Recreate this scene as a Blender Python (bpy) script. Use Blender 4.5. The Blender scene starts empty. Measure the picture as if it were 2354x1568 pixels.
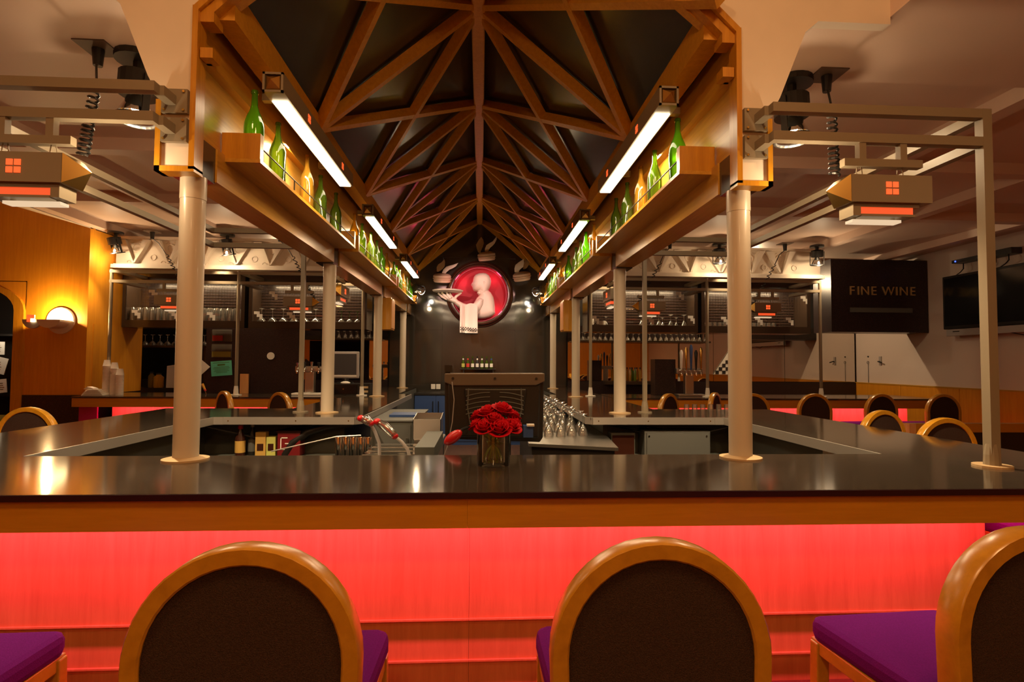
import bpy, math, random
from mathutils import Vector, Matrix
random.seed(7)
pi = math.pi
scene = bpy.context.scene
COL = scene.collection

# ------------------------------------------------------------------ camera
F_PX, YAW, PITCH, ROLL, CX, CZ = 1266.18, .0562, .0385, .0067, .0457, 1.56
cam_d = bpy.data.cameras.new('camera'); cam = bpy.data.objects.new('camera', cam_d); COL.objects.link(cam)
cam_d.sensor_width = 36; cam_d.lens = F_PX/2354*36; cam_d.clip_start = .05; cam_d.clip_end = 60
cy, sy, cp, sp = math.cos(YAW), math.sin(YAW), math.cos(PITCH), math.sin(PITCH)
r0 = Vector((cy, -sy, 0)); fw = Vector((sy*cp, cy*cp, sp)); u0 = r0.cross(fw)
c_, s_ = math.cos(ROLL), math.sin(ROLL)
rr = r0*c_ + u0*s_; uu = u0*c_ - r0*s_
cam.matrix_world = Matrix(((rr.x, uu.x, -fw.x, CX), (rr.y, uu.y, -fw.y, 0), (rr.z, uu.z, -fw.z, CZ), (0, 0, 0, 1)))
scene.camera = cam

# ------------------------------------------------------------------ world, exposure, general lights
w = bpy.data.worlds.new('world'); scene.world = w; w.use_nodes = True
w.node_tree.nodes['Background'].inputs[0].default_value = (1, .62, .38, 1)
w.node_tree.nodes['Background'].inputs[1].default_value = .05
scene.view_settings.view_transform = 'Standard'; scene.view_settings.look = 'None'
scene.view_settings.exposure = 0; scene.view_settings.gamma = 1
scene.view_settings.use_curve_mapping = False
try:
    scene.cycles.max_bounces = 8; scene.cycles.transparent_max_bounces = 16; scene.cycles.glossy_bounces = 4
    scene.cycles.sample_clamp_indirect = 3; scene.cycles.sample_clamp_direct = 0
    scene.cycles.caustics_reflective = False; scene.cycles.caustics_refractive = False
    scene.cycles.use_denoising = True
    scene.cycles.use_light_tree = True
except Exception: pass

def light(name, kind, loc, aim, energy, color, size=.1, size_y=None, spot=None, blend=.5):
    d = bpy.data.lights.new(name, kind); d.energy = energy; d.color = color
    if kind == 'AREA':
        d.size = size
        if size_y: d.shape = 'RECTANGLE'; d.size_y = size_y
    else:
        d.shadow_soft_size = size
    if kind == 'SPOT': d.spot_size = math.radians(spot or 60); d.spot_blend = blend
    o = bpy.data.objects.new(name, d); COL.objects.link(o); o.location = loc
    v = Vector(aim) - Vector(loc)
    q = v.to_track_quat('-Z', 'Y'); o.rotation_euler = q.to_euler()
    return o

WARM = (1, .53, .21); TUNG = (1, .72, .42); PINK = (1, .065, .15)
# unseen fill lights added behind and above the camera
for x, y, e in ((-1.0, .35, 34), (1.1, .35, 40)):
    light('ceiling_downlight_glow', 'AREA', (x, y, 4.2), (x*.8, 1.6, 0), e, WARM, .5)
for x, y, e in ((-4.6, -.5, 30), (4.8, -.5, 26), (0, -2.0, 40)):
    light('room_downlight_glow', 'AREA', (x, y, 3.3), (x, y, 0), e, WARM, .4)
# under-counter pink tubes
for y, n in ((2.2, 1),):
    light('counter_tube_glow', 'AREA', (0, 2.44, 1.0), (0, 2.50, .72), 60, PINK, 5.0, .05)
for s in (-1, 1):
    light('counter_tube_glow', 'AREA', (s*2.80, 4.2, 1.0), (s*2.74, 4.2, .72), 25, PINK, 3.0, .05)
light('back_counter_tube_glow', 'AREA', (-3.4, 7.84, 1.0), (-3.4, 7.95, .6), 26, PINK, 3.3, .05)
light('back_counter_tube_glow', 'AREA', (4.2, 7.84, 1.0), (4.2, 7.95, .6), 36, PINK, 4.8, .05)
# near spot heads left and right
for s in (-1, 1):
    light('spot_head_glow', 'SPOT', (s*2.02, 3.36, 2.98), (s*2.3, 3.6, 0), 260, TUNG, .04, spot=110)
    light('spot_head_spill', 'POINT', (s*2.02, 3.36, 2.93), (0, 0, 0), 15, TUNG, .03)
# spots in front of the friezes
for x in (-5.17, -3.62, 3.64, 5.17):
    light('frieze_spot_glow', 'SPOT', (x, 8.02, 3.12), (x + .1, 8.5, 2.7), 26, TUNG, .03, spot=140, blend=.9)
for x, tx in ((-1.2, -.45), (1.2, .45)):
    light('wall_spot_glow', 'SPOT', (x*.9, 9.92, 2.80), (tx*.3, 10.9, 2.6), 80, (1, .72, .56), .012, spot=110, blend=.9)
    light('wall_spot_spill', 'POINT', (x*.9, 9.90, 2.70), (0, 0, 0), 8, TUNG, .03)
# red glow in the round niche
light('niche_glow', 'POINT', (.30, 11.1, 3.24), (0, 0, 0), 2.2, (1, .07, .13), .05)
light('niche_glow', 'POINT', (-.32, 11.1, 3.18), (0, 0, 0), 2.2, (1, .07, .13), .05)
light('niche_glow', 'POINT', (.36, 11.1, 2.62), (0, 0, 0), 2.2, (1, .07, .13), .05)
for x in (-5.17, -3.62, 3.64, 5.17):
    light('frieze_spot_spill', 'POINT', (x, 8.02, 3.02), (0, 0, 0), 9, TUNG, .03)
for s in (-1, 1):
    light('sculpture_glow', 'SPOT', (s*.9, 8.3, 3.25), (-.1, 10.9, 2.85), 160, (1, .52, .44), .012, spot=34, blend=.6)  # spots without fixtures, added to light the waiter figure
for x in (-3.6, 2.6):
    light('aisle_glow', 'POINT', (x, 10.0, 3.2), (0, 0, 0), 30, TUNG, .05)  # unseen fill added behind the cabinets, no fixture
light('aisle_glow', 'POINT', (5.3, 10.35, 3.15), (0, 0, 0), 95, TUNG, .03)
for x in (-5.17, -3.62, -1.9, 1.9, 3.64, 5.17):
    light('counter_spot_glow', 'SPOT', (x, 7.9, 3.0), (x*.98, 7.75, 0), 75, TUNG, .03, spot=80, blend=.8)  # beams added to brighten counter and posts; inner pair has no fixture
# wall sconce
light('sconce_glow', 'POINT', (-5.72, 7.74, 2.14), (0, 0, 0), 40, (1, .62, .25), .02)

# ------------------------------------------------------------------ materials
def nm(name):
    m = bpy.data.materials.new(name); m.use_nodes = True
    return m, m.node_tree.nodes, m.node_tree.links, m.node_tree.nodes['Principled BSDF']
def plain(name, col, rough=.5, metal=0, coat=0, spec=.5, bump=0, bscale=60, var=0):
    m, n, l, p = nm(name)
    p.inputs['Base Color'].default_value = (*col, 1); p.inputs['Roughness'].default_value = rough
    p.inputs['Metallic'].default_value = metal; p.inputs['Coat Weight'].default_value = coat
    p.inputs['Coat Roughness'].default_value = .08
    p.inputs['Specular IOR Level'].default_value = spec
    if bump or var:
        t = n.new('ShaderNodeTexCoord'); k = n.new('ShaderNodeTexNoise'); k.inputs['Scale'].default_value = bscale
        k.inputs['Detail'].default_value = 4; l.new(t.outputs['Object'], k.inputs['Vector'])
        if bump:
            b = n.new('ShaderNodeBump'); b.inputs['Strength'].default_value = bump; b.inputs['Distance'].default_value = .004
            l.new(k.outputs['Fac'], b.inputs['Height']); l.new(b.outputs['Normal'], p.inputs['Normal'])
        if var:
            r = n.new('ShaderNodeValToRGB'); e = r.color_ramp.elements
            e[0].position = .3; e[1].position = .7
            e[0].color = (*[c*(1-var) for c in col], 1); e[1].color = (*[min(1, c*(1+var)) for c in col], 1)
            l.new(k.outputs['Fac'], r.inputs['Fac']); l.new(r.outputs['Color'], p.inputs['Base Color'])
    return m
def wood(name, c1, c2, sc=(30, 30, 2), rough=.32, coat=.3):
    m, n, l, p = nm(name)
    t = n.new('ShaderNodeTexCoord'); mp = n.new('ShaderNodeMapping'); mp.inputs['Scale'].default_value = sc
    k = n.new('ShaderNodeTexNoise'); k.inputs['Scale'].default_value = 1.6; k.inputs['Detail'].default_value = 6
    k.inputs['Roughness'].default_value = .65; k.inputs['Distortion'].default_value = .4
    r = n.new('ShaderNodeValToRGB'); e = r.color_ramp.elements; e[0].position = .3; e[1].position = .72
    e[0].color = (*c1, 1); e[1].color = (*c2, 1)
    l.new(t.outputs['Object'], mp.inputs['Vector']); l.new(mp.outputs[0], k.inputs['Vector'])
    l.new(k.outputs['Fac'], r.inputs['Fac']); l.new(r.outputs['Color'], p.inputs['Base Color'])
    p.inputs['Roughness'].default_value = rough; p.inputs['Coat Weight'].default_value = coat
    p.inputs['Coat Roughness'].default_value = .25
    return m
def granite(name, base, fleck, rough=.1, scale=420, spec=.5, dens=.62):
    m, n, l, p = nm(name)
    t = n.new('ShaderNodeTexCoord'); k = n.new('ShaderNodeTexNoise'); k.inputs['Scale'].default_value = scale
    k.inputs['Detail'].default_value = 3
    r = n.new('ShaderNodeValToRGB'); e = r.color_ramp.elements; e[0].position = dens-.08; e[1].position = dens+.06
    e[0].color = (*base, 1); e[1].color = (*fleck, 1)
    l.new(t.outputs['Object'], k.inputs['Vector']); l.new(k.outputs['Fac'], r.inputs['Fac'])
    l.new(r.outputs['Color'], p.inputs['Base Color']); p.inputs['Roughness'].default_value = rough
    p.inputs['Specular IOR Level'].default_value = spec
    return m
def emit(name, col, st, base=(.1, .1, .1)):
    m, n, l, p = nm(name)
    p.inputs['Base Color'].default_value = (*base, 1); p.inputs['Emission Color'].default_value = (*col, 1)
    p.inputs['Emission Strength'].default_value = st; return m
def glass(name, col=(1, 1, 1), rough=.03, ior=1.45, gcol=(1, 1, 1), boost=0, body=None, amt=.2):
    m, n, l, p = nm(name); n.remove(p)
    tr = n.new('ShaderNodeBsdfTransparent'); tr.inputs[0].default_value = (*col, 1)
    g = n.new('ShaderNodeBsdfGlossy'); g.inputs[0].default_value = (*gcol, 1); g.inputs['Roughness'].default_value = rough
    fz = n.new('ShaderNodeFresnel'); fz.inputs[0].default_value = ior
    mx = n.new('ShaderNodeMixShader'); out = n['Material Output']
    if boost:
        a = n.new('ShaderNodeMath'); a.operation = 'ADD'; a.inputs[1].default_value = boost; a.use_clamp = True
        l.new(fz.outputs[0], a.inputs[0]); l.new(a.outputs[0], mx.inputs[0])
    else: l.new(fz.outputs[0], mx.inputs[0])
    if body:
        df = n.new('ShaderNodeBsdfTranslucent'); df.inputs[0].default_value = (*body, 1)
        d2 = n.new('ShaderNodeBsdfDiffuse'); d2.inputs[0].default_value = (*body, 1)
        m1 = n.new('ShaderNodeMixShader'); m1.inputs[0].default_value = .4; l.new(df.outputs[0], m1.inputs[1]); l.new(d2.outputs[0], m1.inputs[2])
        m2 = n.new('ShaderNodeMixShader'); m2.inputs[0].default_value = amt; l.new(tr.outputs[0], m2.inputs[1]); l.new(m1.outputs[0], m2.inputs[2])
        tr = m2
    l.new(tr.outputs[0], mx.inputs[1]); l.new(g.outputs[0], mx.inputs[2]); l.new(mx.outputs[0], out.inputs[0])
    return m
M = dict(
 oak=wood('honey_oak', (.48, .20, .008), (.66, .31, .018)),
 oakh=wood('honey_oak_horizontal', (.46, .195, .008), (.55, .245, .014), (2, 30, 30)),
 oaky=wood('honey_oak_lengthwise', (.50, .245, .018), (.66, .35, .04), (30, 2, 30)),
 rafter=wood('rafter_oak', (.60, .29, .02), (.76, .40, .04), (20, 20, 20), .4, .15),
 maple=wood('maple_veneer', (.62, .29, .10), (.76, .40, .15), (14, 14, 1.2), .4, .1),
 wallwood=wood('orange_wall_veneer', (.64, .24, .012), (.76, .32, .02), (16, 16, 1.0), .38, .2),
 stool=wood('stool_oak', (.42, .19, .008), (.58, .28, .018), (12, 12, 12), .28, .5),
 granite=granite('polished_dark_granite', (.030, .023, .017), (.15, .115, .08), .10, 500, .85),
 granw=granite('dark_granite_wall', (.032, .028, .022), (.075, .065, .05), .085, 300, .7),
 granband=granite('granite_band', (.018, .012, .012), (.09, .045, .04), .3, 160, .4),
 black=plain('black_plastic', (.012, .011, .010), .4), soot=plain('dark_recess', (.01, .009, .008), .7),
 blackgl=plain('black_gloss', (.010, .009, .009), .12), roof=plain('dark_roof_laminate', (.032, .026, .022), .24, spec=.7, var=.2, bscale=3),
 edge=plain('black_counter_edge', (.022, .004, .008), .35),
 plaster=plain('cream_plaster', (.80, .70, .58), .8, var=.03, bscale=5), white=plain('white_paint', (.82, .78, .70), .55),
 ceil=plain('ceiling_paint', (.72, .54, .43), .5), pinkwall=plain('pale_wall_paint', (.72, .60, .52), .6),
 column=plain('cream_column_enamel', (.60, .52, .40), .35, coat=.2), flange=plain('column_flange', (.62, .45, .25), .4, .3),
 rail=plain('greige_rail_enamel', (.25, .205, .14), .4), steel=plain('stainless_steel', (.62, .59, .54), .28, 1, bump=.03, bscale=200),
 chrome=plain('chrome', (.8, .78, .74), .08, 1), alu=plain('aluminium_apron', (.48, .46, .42), .45, .8, bump=.02, bscale=150),
 well=plain('grey_green_panel', (.085, .09, .075), .55), greybox=plain('slate_grey_box', (.11, .115, .105), .5),
 fabric=plain('brown_woven_fabric', (.050, .030, .022), .95, bump=.6, bscale=500, var=.35, spec=.1),
 purple=plain('purple_velvet', (.125, .006, .19), .9, bump=.3, bscale=300, var=.15, spec=.1),
 brass=plain('polished_brass', (.75, .48, .14), .25, 1), green=glass('green_bottle_glass', (.42, .85, .08), .04, 1.5, boost=.02, body=(.25, .75, .03), amt=.45),
 dgreen=glass('dark_green_bottle_glass', (.42, .66, .12), .04, 1.5, boost=.02, body=(.26, .45, .04), amt=.42), amber=glass('amber_bottle_glass', (.92, .66, .14), .04, 1.5, boost=.02, body=(.85, .50, .06), amt=.42),
 clear=glass('clear_glass', (.95, .95, .93), .08, 1.5, boost=.16, body=(.85, .83, .75), amt=.16), pane=glass('cabinet_pane', (.95, .94, .92), .02, 1.35),
 vaseg=glass('vase_glass', (.97, .98, .95), .02, 1.45, boost=.08), water=glass('vase_water', (.96, .97, .92), .02, 1.2),
 mirror=plain('mirror_silver', (.72, .68, .62), .02, 1), red=plain('red_petal', (.50, .001, .010), .7, spec=.15), stem=plain('green_stem', (.30, .40, .05), .5),
 leaf=plain('leaf_green', (.05, .12, .02), .5), paper=plain('white_paper', (.78, .76, .68), .8), teal=plain('teal_paper', (.10, .50, .36), .8),
 yellow=plain('yellow_green_paper', (.50, .52, .12), .8), redp=plain('red_paper', (.65, .04, .03), .7), blue=plain('blue_cabinet_enamel', (.035, .085, .26), .4),
 cream=plain('figure_plaster', (.86, .80, .70), .6), bronze=plain('niche_ring_lacquer', (.045, .014, .008), .18, coat=.5), nichered=plain('niche_red', (.30, .005, .022), .6),
 tan=plain('tan_plaster', (.42, .27, .13), .6), bun=plain('bun_plaster', (.70, .52, .38), .6), letter=plain('gold_letter', (.70, .48, .20), .3, .6),
 screen=plain('black_screen', (.006, .006, .007), .12), crt=plain('grey_crt_screen', (.05, .055, .06), .15), silver=plain('silver_plastic', (.45, .43, .42), .4, .3),
 darkwood=plain('dark_brown_lacquer', (.035, .022, .014), .22, coat=.3), napkin=plain('napkin_paper', (.85, .78, .68), .8),
 floor=wood('floor_boards', (.10, .045, .02), (.16, .075, .035), (10, 1, 10), .45, .1), redflood=plain('red_plastic', (.52, .004, .008), .35),
 skin=plain('label_gold', (.55, .34, .08), .5), magenta=plain('magenta_panel', (.35, .01, .10), .5), checkb=plain('check_black', (.02, .015, .012), .6),
 tubeE=emit('pink_tube', (1, .25, .5), 3.5), stripE=emit('warm_diffuser', (1, .80, .52), 9), bulbE=emit('spot_bulb', (1, .93, .80), 60),
 redE=emit('red_pane_glow', (1, .10, .02), 1.3), oraE=emit('orange_slot_glow', (1, .09, .02), .9), warmE=emit('warm_lip_glow', (1, .72, .45), .8),
 sconE=emit('sconce_glow_face', (1, .72, .34), 7), redringE=emit('niche_ring_glow', (1, .04, .09), .35), blueE=emit('blue_led', (.05, .1, 1), 4),
 plate=plain('brown_metal_plate', (.10, .06, .035), .5),
 downE=emit('downlight_diffuser', (1, .72, .45), 6),
)

# ------------------------------------------------------------------ builder
OFF = {}
class B:
    def __init__(s): s.v = []; s.f = []
    def add(s, vs, fs):
        k = len(s.v); s.v += [tuple(v) for v in vs]; s.f += [tuple(i+k for i in f) for f in fs]; return s
    def box(s, x0, x1, y0, y1, z0, z1):
        x0, x1 = sorted((x0, x1)); y0, y1 = sorted((y0, y1)); z0, z1 = sorted((z0, z1))
        return s.add([(x0,y0,z0),(x1,y0,z0),(x1,y1,z0),(x0,y1,z0),(x0,y0,z1),(x1,y0,z1),(x1,y1,z1),(x0,y1,z1)],
                     [(0,3,2,1),(4,5,6,7),(0,1,5,4),(1,2,6,5),(2,3,7,6),(3,0,4,7)])
    def prism(s, pts, ax, a, b):
        """extrude 2-D polygon along axis: 'Z' pts=(x,y), 'Y' pts=(x,z), 'X' pts=(y,z)"""
        n = len(pts)
        P = {'Z': lambda p, t: (p[0], p[1], t), 'Y': lambda p, t: (p[0], t, p[1]), 'X': lambda p, t: (t, p[0], p[1])}[ax]
        vs = [P(p, a) for p in pts] + [P(p, b) for p in pts]
        return s.add(vs, [tuple(range(n)), tuple(range(2*n-1, n-1, -1))] + [(i, n+i, n+(i+1) % n, (i+1) % n) for i in range(n)])
    def beam(s, p, q, w, h, up=(0, 0, 1)):
        p, q, up = Vector(p), Vector(q), Vector(up); d = (q-p).normalized(); r = d.cross(up)
        if r.length < 1e-4: r = d.cross(Vector((0, 1, 0)))
        r.normalize(); u = r.cross(d)
        vs = []
        for c in (p, q):
            for a, b in ((-1, -1), (1, -1), (1, 1), (-1, 1)): vs.append(c + r*(a*w/2) + u*(b*h/2))
        return s.add(vs, [(0,1,2,3),(7,6,5,4),(0,4,5,1),(1,5,6,2),(2,6,7,3),(3,7,4,0)])
    def tube(s, pts, r, n=8, caps=True, closed=False):
        pts = [Vector(p) for p in pts]; m = len(pts); rings = []; prev = None
        for i, p in enumerate(pts):
            if closed: d = (pts[(i+1) % m] - pts[i-1]).normalized()
            else: d = (pts[min(i+1, m-1)] - pts[max(i-1, 0)]).normalized()
            if prev is None:
                a = Vector((0, 0, 1)) if abs(d.z) < .9 else Vector((1, 0, 0)); prev = d.cross(a).normalized()
            u = (prev - d*prev.dot(d)).normalized(); prev = u; v = d.cross(u)
            rad = r[i] if isinstance(r, (list, tuple)) else r
            rings.append([p + u*(rad*math.cos(2*pi*k/n)) + v*(rad*math.sin(2*pi*k/n)) for k in range(n)])
        vs = [q for R in rings for q in R]; fs = []
        for i in range(m if closed else m-1):
            j = (i+1) % m
            for k in range(n): fs.append((i*n+k, i*n+(k+1) % n, j*n+(k+1) % n, j*n+k))
        if caps and not closed: fs += [tuple(range(n-1, -1, -1)), tuple((m-1)*n+k for k in range(n))]
        return s.add(vs, fs)
    def lathe(s, prof, c=(0, 0, 0), n=16, ax='Z', cap=True):
        c = Vector(c); vs = []; fs = []; m = len(prof)
        for r, t in prof:
            for k in range(n):
                a = 2*pi*k/n; x, y = r*math.cos(a), r*math.sin(a)
                vs.append(c + Vector({'Z': (x, y, t), 'Y': (x, t, y), 'X': (t, x, y)}[ax]))
        for i in range(m-1):
            for k in range(n): fs.append((i*n+k, i*n+(k+1) % n, (i+1)*n+(k+1) % n, (i+1)*n+k))
        if cap: fs += [tuple(range(n-1, -1, -1)), tuple((m-1)*n+k for k in range(n))]
        return s.add(vs, fs)
    def cyl(s, c, r, h, n=16, ax='Z'): return s.lathe([(r, 0), (r, h)], c, n, ax)
    def ball(s, c, rx, ry=None, rz=None, n=12, m=8):
        ry = ry or rx; rz = rz or rx
        k0 = len(s.v)
        prof = [(max(1e-4, math.sin(pi*i/m)), -math.cos(pi*i/m)) for i in range(m+1)]
        s.lathe(prof, (0, 0, 0), n, cap=False)
        s.v[k0:] = [(c[0]+v[0]*rx, c[1]+v[1]*ry, c[2]+v[2]*rz) for v in s.v[k0:]]
        return s
    def xf(s, mat):
        s.v = [tuple(mat @ Vector(v)) for v in s.v]; return s
    def out(s, name, mat, parent=None, smooth=False, bevel=0, loc=None):
        off = OFF.get(parent.name, Vector((0, 0, 0))) if parent else (Vector(loc) if loc else None)
        if off is None:
            xs = [v[0] for v in s.v]; ys = [v[1] for v in s.v]; zs = [v[2] for v in s.v]
            off = Vector(((min(xs)+max(xs))/2, (min(ys)+max(ys))/2, min(zs)))
        me = bpy.data.meshes.new(name)
        me.from_pydata([(v[0]-off.x, v[1]-off.y, v[2]-off.z) for v in s.v], [], s.f); me.update()
        import bmesh
        bm = bmesh.new(); bm.from_mesh(me); bmesh.ops.recalc_face_normals(bm, faces=bm.faces); bm.to_mesh(me); bm.free()
        if mat: me.materials.append(M[mat] if isinstance(mat, str) else mat)
        o = bpy.data.objects.new(name, me); COL.objects.link(o)
        if parent: o.parent = parent
        else: o.location = off
        OFF[o.name] = off
        if smooth:
            me.polygons.foreach_set('use_smooth', [True]*len(me.polygons))
            try:
                md = o.modifiers.new('edges', 'EDGE_SPLIT'); md.split_angle = .7
            except Exception: pass
        if bevel:
            md = o.modifiers.new('bevel', 'BEVEL'); md.width = bevel; md.segments = 2; md.limit_method = 'ANGLE'
        return o
def T(o, label=None, cat=None, group=None, kind=None):
    if label: o['label'] = label
    if cat: o['category'] = cat
    if group: o['group'] = group
    if kind: o['kind'] = kind
    return o
def E(name, loc, label=None, cat=None, group=None, kind=None):
    o = bpy.data.objects.new(name, None); COL.objects.link(o); o.location = loc; o.empty_display_size = .1
    OFF[o.name] = Vector(loc); return T(o, label, cat, group, kind)
KIDS = {}
def kids(o): return [c for c in bpy.data.objects if c.parent == o]
def dup(o, parent=None, cache=None):
    c = o.copy(); COL.objects.link(c); c.parent = parent
    ks = KIDS.get(o.name)
    if ks is None: ks = KIDS[o.name] = kids(o)
    for k in ks: dup(k, c)
    return c
ORD = ['first', 'second', 'third', 'fourth', 'fifth', 'sixth', 'seventh', 'eighth', 'ninth', 'tenth', 'eleventh', 'twelfth', 'thirteenth',
       'fourteenth', 'fifteenth', 'sixteenth', 'seventeenth', 'eighteenth', 'nineteenth', 'twentieth', 'twenty-first', 'twenty-second',
       'twenty-third', 'twenty-fourth', 'twenty-fifth', 'twenty-sixth']
def side(s): return 'left' if s < 0 else 'right'

# ================================================================== THE SETTING
XL, XR, YF, YB = -8.2, 7.8, -3.2, 11.0
T(B().box(XL, XR, YF, YB+.4, -.1, 0).out('floor', 'floor'), kind='structure')
T(B().box(XR, XR+.12, YF, YB+.4, 0, 3.5).out('wall_right', 'pinkwall'), kind='structure')
T(B().box(XL-.12, XL, YF, YB+.4, 0, 4.0).out('wall_left', 'wallwood'), kind='structure')
T(B().box(XL, XR, YF-.12, YF, 0, 4.9).out('wall_front', 'wallwood'), kind='structure')
# back wall: two dark side parts and the polished granite middle with its round niche opening
wb = E('wall_back', (0, YB, 0), kind='structure')
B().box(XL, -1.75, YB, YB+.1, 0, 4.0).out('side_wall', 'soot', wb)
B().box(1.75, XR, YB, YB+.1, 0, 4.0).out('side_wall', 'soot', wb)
NX, NZ, NR = .01, 2.91, .56
def ring_wall(b, x0, x1, z0, z1, y, n=48):
    vs = []; fs = []
    for k in range(n):
        a = 2*pi*k/n; dx, dz = math.cos(a), math.sin(a)
        t = min(((x1-NX)/dx if dx > 1e-9 else (x0-NX)/dx if dx < -1e-9 else 9e9), ((z1-NZ)/dz if dz > 1e-9 else (z0-NZ)/dz if dz < -1e-9 else 9e9))
        vs += [(NX+NR*dx, y, NZ+NR*dz), (NX+t*dx, y, NZ+t*dz)]
    for k in range(n): j = (k+1) % n; fs.append((2*k, 2*k+1, 2*j+1, 2*j))
    b.add(vs, fs)
b = B(); zt = 3.6; ring_wall(b, -.72, .72, 2.19, 3.63, YB-.05)
b.out('niche_surround', 'granw', wb)
# granite slabs of the middle wall: joints recessed
xs = [-1.75, -.72, .72, 1.75]; zs = [0, 1.1, 2.19, 3.63, 4.6]
for i in range(3):
    for j in range(4):
        if i == 1 and j == 2: continue
        B().box(xs[i]+.001, xs[i+1]-.001, YB-.05, YB+.05, zs[j]+.001, zs[j+1]-.001).out('granite_slab', 'granw', wb)
# side-room ceiling (two coffered fields), soffit strip and the raised bay in front of the canopy
ce = E('ceiling', (0, 0, 3.38), kind='structure')
for s in (-1, 1):
    xo = -5.38 if s < 0 else XR
    B().box(s*1.46, xo, 3.35, YB+.4, 3.5, 3.56).out('coffer_panel', 'ceil', ce)
    B().box(s*1.46, xo if s > 0 else XL, 2.76, 3.35, 3.38, 3.5).out('soffit', 'ceil', ce)
    B().box(s*2.17, xo if s > 0 else XL, YF, 2.76, 3.38, 3.5).out('soffit', 'ceil', ce)
    B().box(s*1.46, s*2.17, 3.35, YB, 3.38, 3.5).out('soffit', 'ceil', ce)
    for x in (3.82, 5.47, 7.12):
        if s < 0 and x > 5.3: x = 5.30
        if s < 0 and abs(x) == 5.30 and any(k.get('done') for k in kids(ce) if k.name.startswith('edge')): continue
        o = B().box(s*(x-.07), s*(x+.07), 3.35, YB, 3.39, 3.5).out('ceiling_beam' if x != 5.30 else 'edge_beam', 'ceil', ce)
        if x == 5.30: o['done'] = 1
    for y in (5.0, 6.65, 9.95):
        B().box(s*2.17, xo, y-.07, y+.07, 3.392, 3.5).out('ceiling_beam', 'ceil', ce)
B().add([(-5.38, 3.35, 3.38), (-5.38, 7.95, 3.38), (XL, 7.95, 4.18), (XL, 3.35, 4.18), (-5.38, 3.35, 3.42), (-5.38, 7.95, 3.42), (XL, 7.95, 4.22), (XL, 3.35, 4.22)],
        [(0,1,2,3),(7,6,5,4),(0,4,5,1),(1,5,6,2),(2,6,7,3),(3,7,4,0)]).out('sloped_soffit', 'plaster', ce)
B().box(XL, -5.38, 7.95, YB, 4.0, 4.06).out('coffer_panel', 'ceil', ce)
B().box(-2.17, 2.17, YF, 2.75, 4.85, 4.9).out('raised_bay_panel', 'plaster', ce)
for s in (-1, 1): B().box(s*2.17, s*2.25, YF, 2.75, 3.5, 4.9).out('raised_bay_side', 'plaster', ce)
# unseen fill lights added in raised bay and side ceilings (housing + diffuser)
for i, (x, y, z) in enumerate(((-1.0, .35, 4.85), (1.1, .35, 4.85), (0, -2.0, 3.6), (-4.6, -.5, 3.38), (4.8, -.5, 3.38))):
    if i == 2: z = 4.85
    t = E('ceiling_light', (x, y, z), ['round downlight in the raised bay, left of the pair', 'round downlight in the raised bay, right of the pair',
      'round downlight at the back end of the raised bay', 'round downlight in the left side ceiling', 'round downlight in the right side ceiling'][i], 'ceiling light')
    B().lathe([(.12, -.02), (.15, -.02), (.15, 0), (.12, 0)], (x, y, z), 20, cap=False).out('trim_ring', 'white', t)
    B().cyl((x, y, z-.012), .12, .006, 20).out('diffuser', 'downE', t)

# left wall with arched doorway
wl = E('wall_left_partition', (-6.8, 7.9, 0), kind='structure'); wl.name = 'wall_left_back'; OFF[wl.name] = Vector((-6.8, 7.9, 0))
B().box(-6.20, -5.38, 7.9, 8.0, 1.07, 4.0).out('veneer_panel', 'wallwood', wl)
B().box(-7.35, -6.20, 7.9, 8.0, 2.62, 4.0).out('veneer_panel', 'wallwood', wl)
B().box(XL, -7.35, 7.9, 8.0, 0, 4.0).out('veneer_panel', 'wallwood', wl)
B().box(-6.20, -5.30, 7.885, 8.0, 0, 1.07).out('granite_band', 'granband', wl)
B().box(-5.48, -5.38, 8.0, 9.15, 1.07, 3.38).out('return_panel', 'wallwood', wl)
B().box(-5.40, -5.372, 8.02, 9.1, 1.07, 2.06).out('lower_return_panel', 'wallwood', wl)
B().box(-5.48, -5.38, 8.0, 9.15, 0, 1.06).out('granite_band', 'granband', wl)
# arched doorway frame
dr = T(E('door_1', (-6.8, 7.9, 0)), kind='structure')
def arch(o_, i_, n=14):
    cx, hw, zs_, rise = -6.77, .58, 2.22, .36
    pts = []
    for hw_, sg in ((hw, 1), (hw-.13, -1)):
        q = [(cx+hw_, 0)] + [(cx+hw_*math.cos(pi*k/n), zs_ + (rise - (.06 if sg < 0 else 0))*math.sin(pi*k/n)) for k in range(n+1)] + [(cx-hw_, 0)]
        pts.append(q)
    return pts
ou, inn = arch(0, 0)
b = B(); n = len(ou)
vs = [(p[0], 7.86, p[1]) for p in ou] + [(p[0], 7.86, p[1]) for p in inn] + [(p[0], 8.02, p[1]) for p in ou] + [(p[0], 8.02, p[1]) for p in inn]
fs = []
for k in range(n-1):
    fs += [(k, k+1, n+k+1, n+k), (2*n+k, 3*n+k, 3*n+k+1, 2*n+k+1), (k, 2*n+k, 2*n+k+1, k+1), (n+k, n+k+1, 3*n+k+1, 3*n+k)]
b.add(vs, fs).out('door_frame', 'oak', dr)
b = B(); m = len(ou)
for k in range(1, m-2):
    (xa_, za_), (xb_, zb_) = ou[k], ou[k+1]
    b.add([(xa_, 7.9, za_-.02), (xb_, 7.9, zb_-.02), (xb_, 7.9, 2.63), (xa_, 7.9, 2.63), (xa_, 8.0, za_-.02), (xb_, 8.0, zb_-.02), (xb_, 8.0, 2.63), (xa_, 8.0, 2.63)], [(0,1,2,3),(7,6,5,4),(0,4,5,1),(1,5,6,2),(2,6,7,3),(3,7,4,0)])
b.out('arch_spandrel', 'wallwood', wl)
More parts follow.
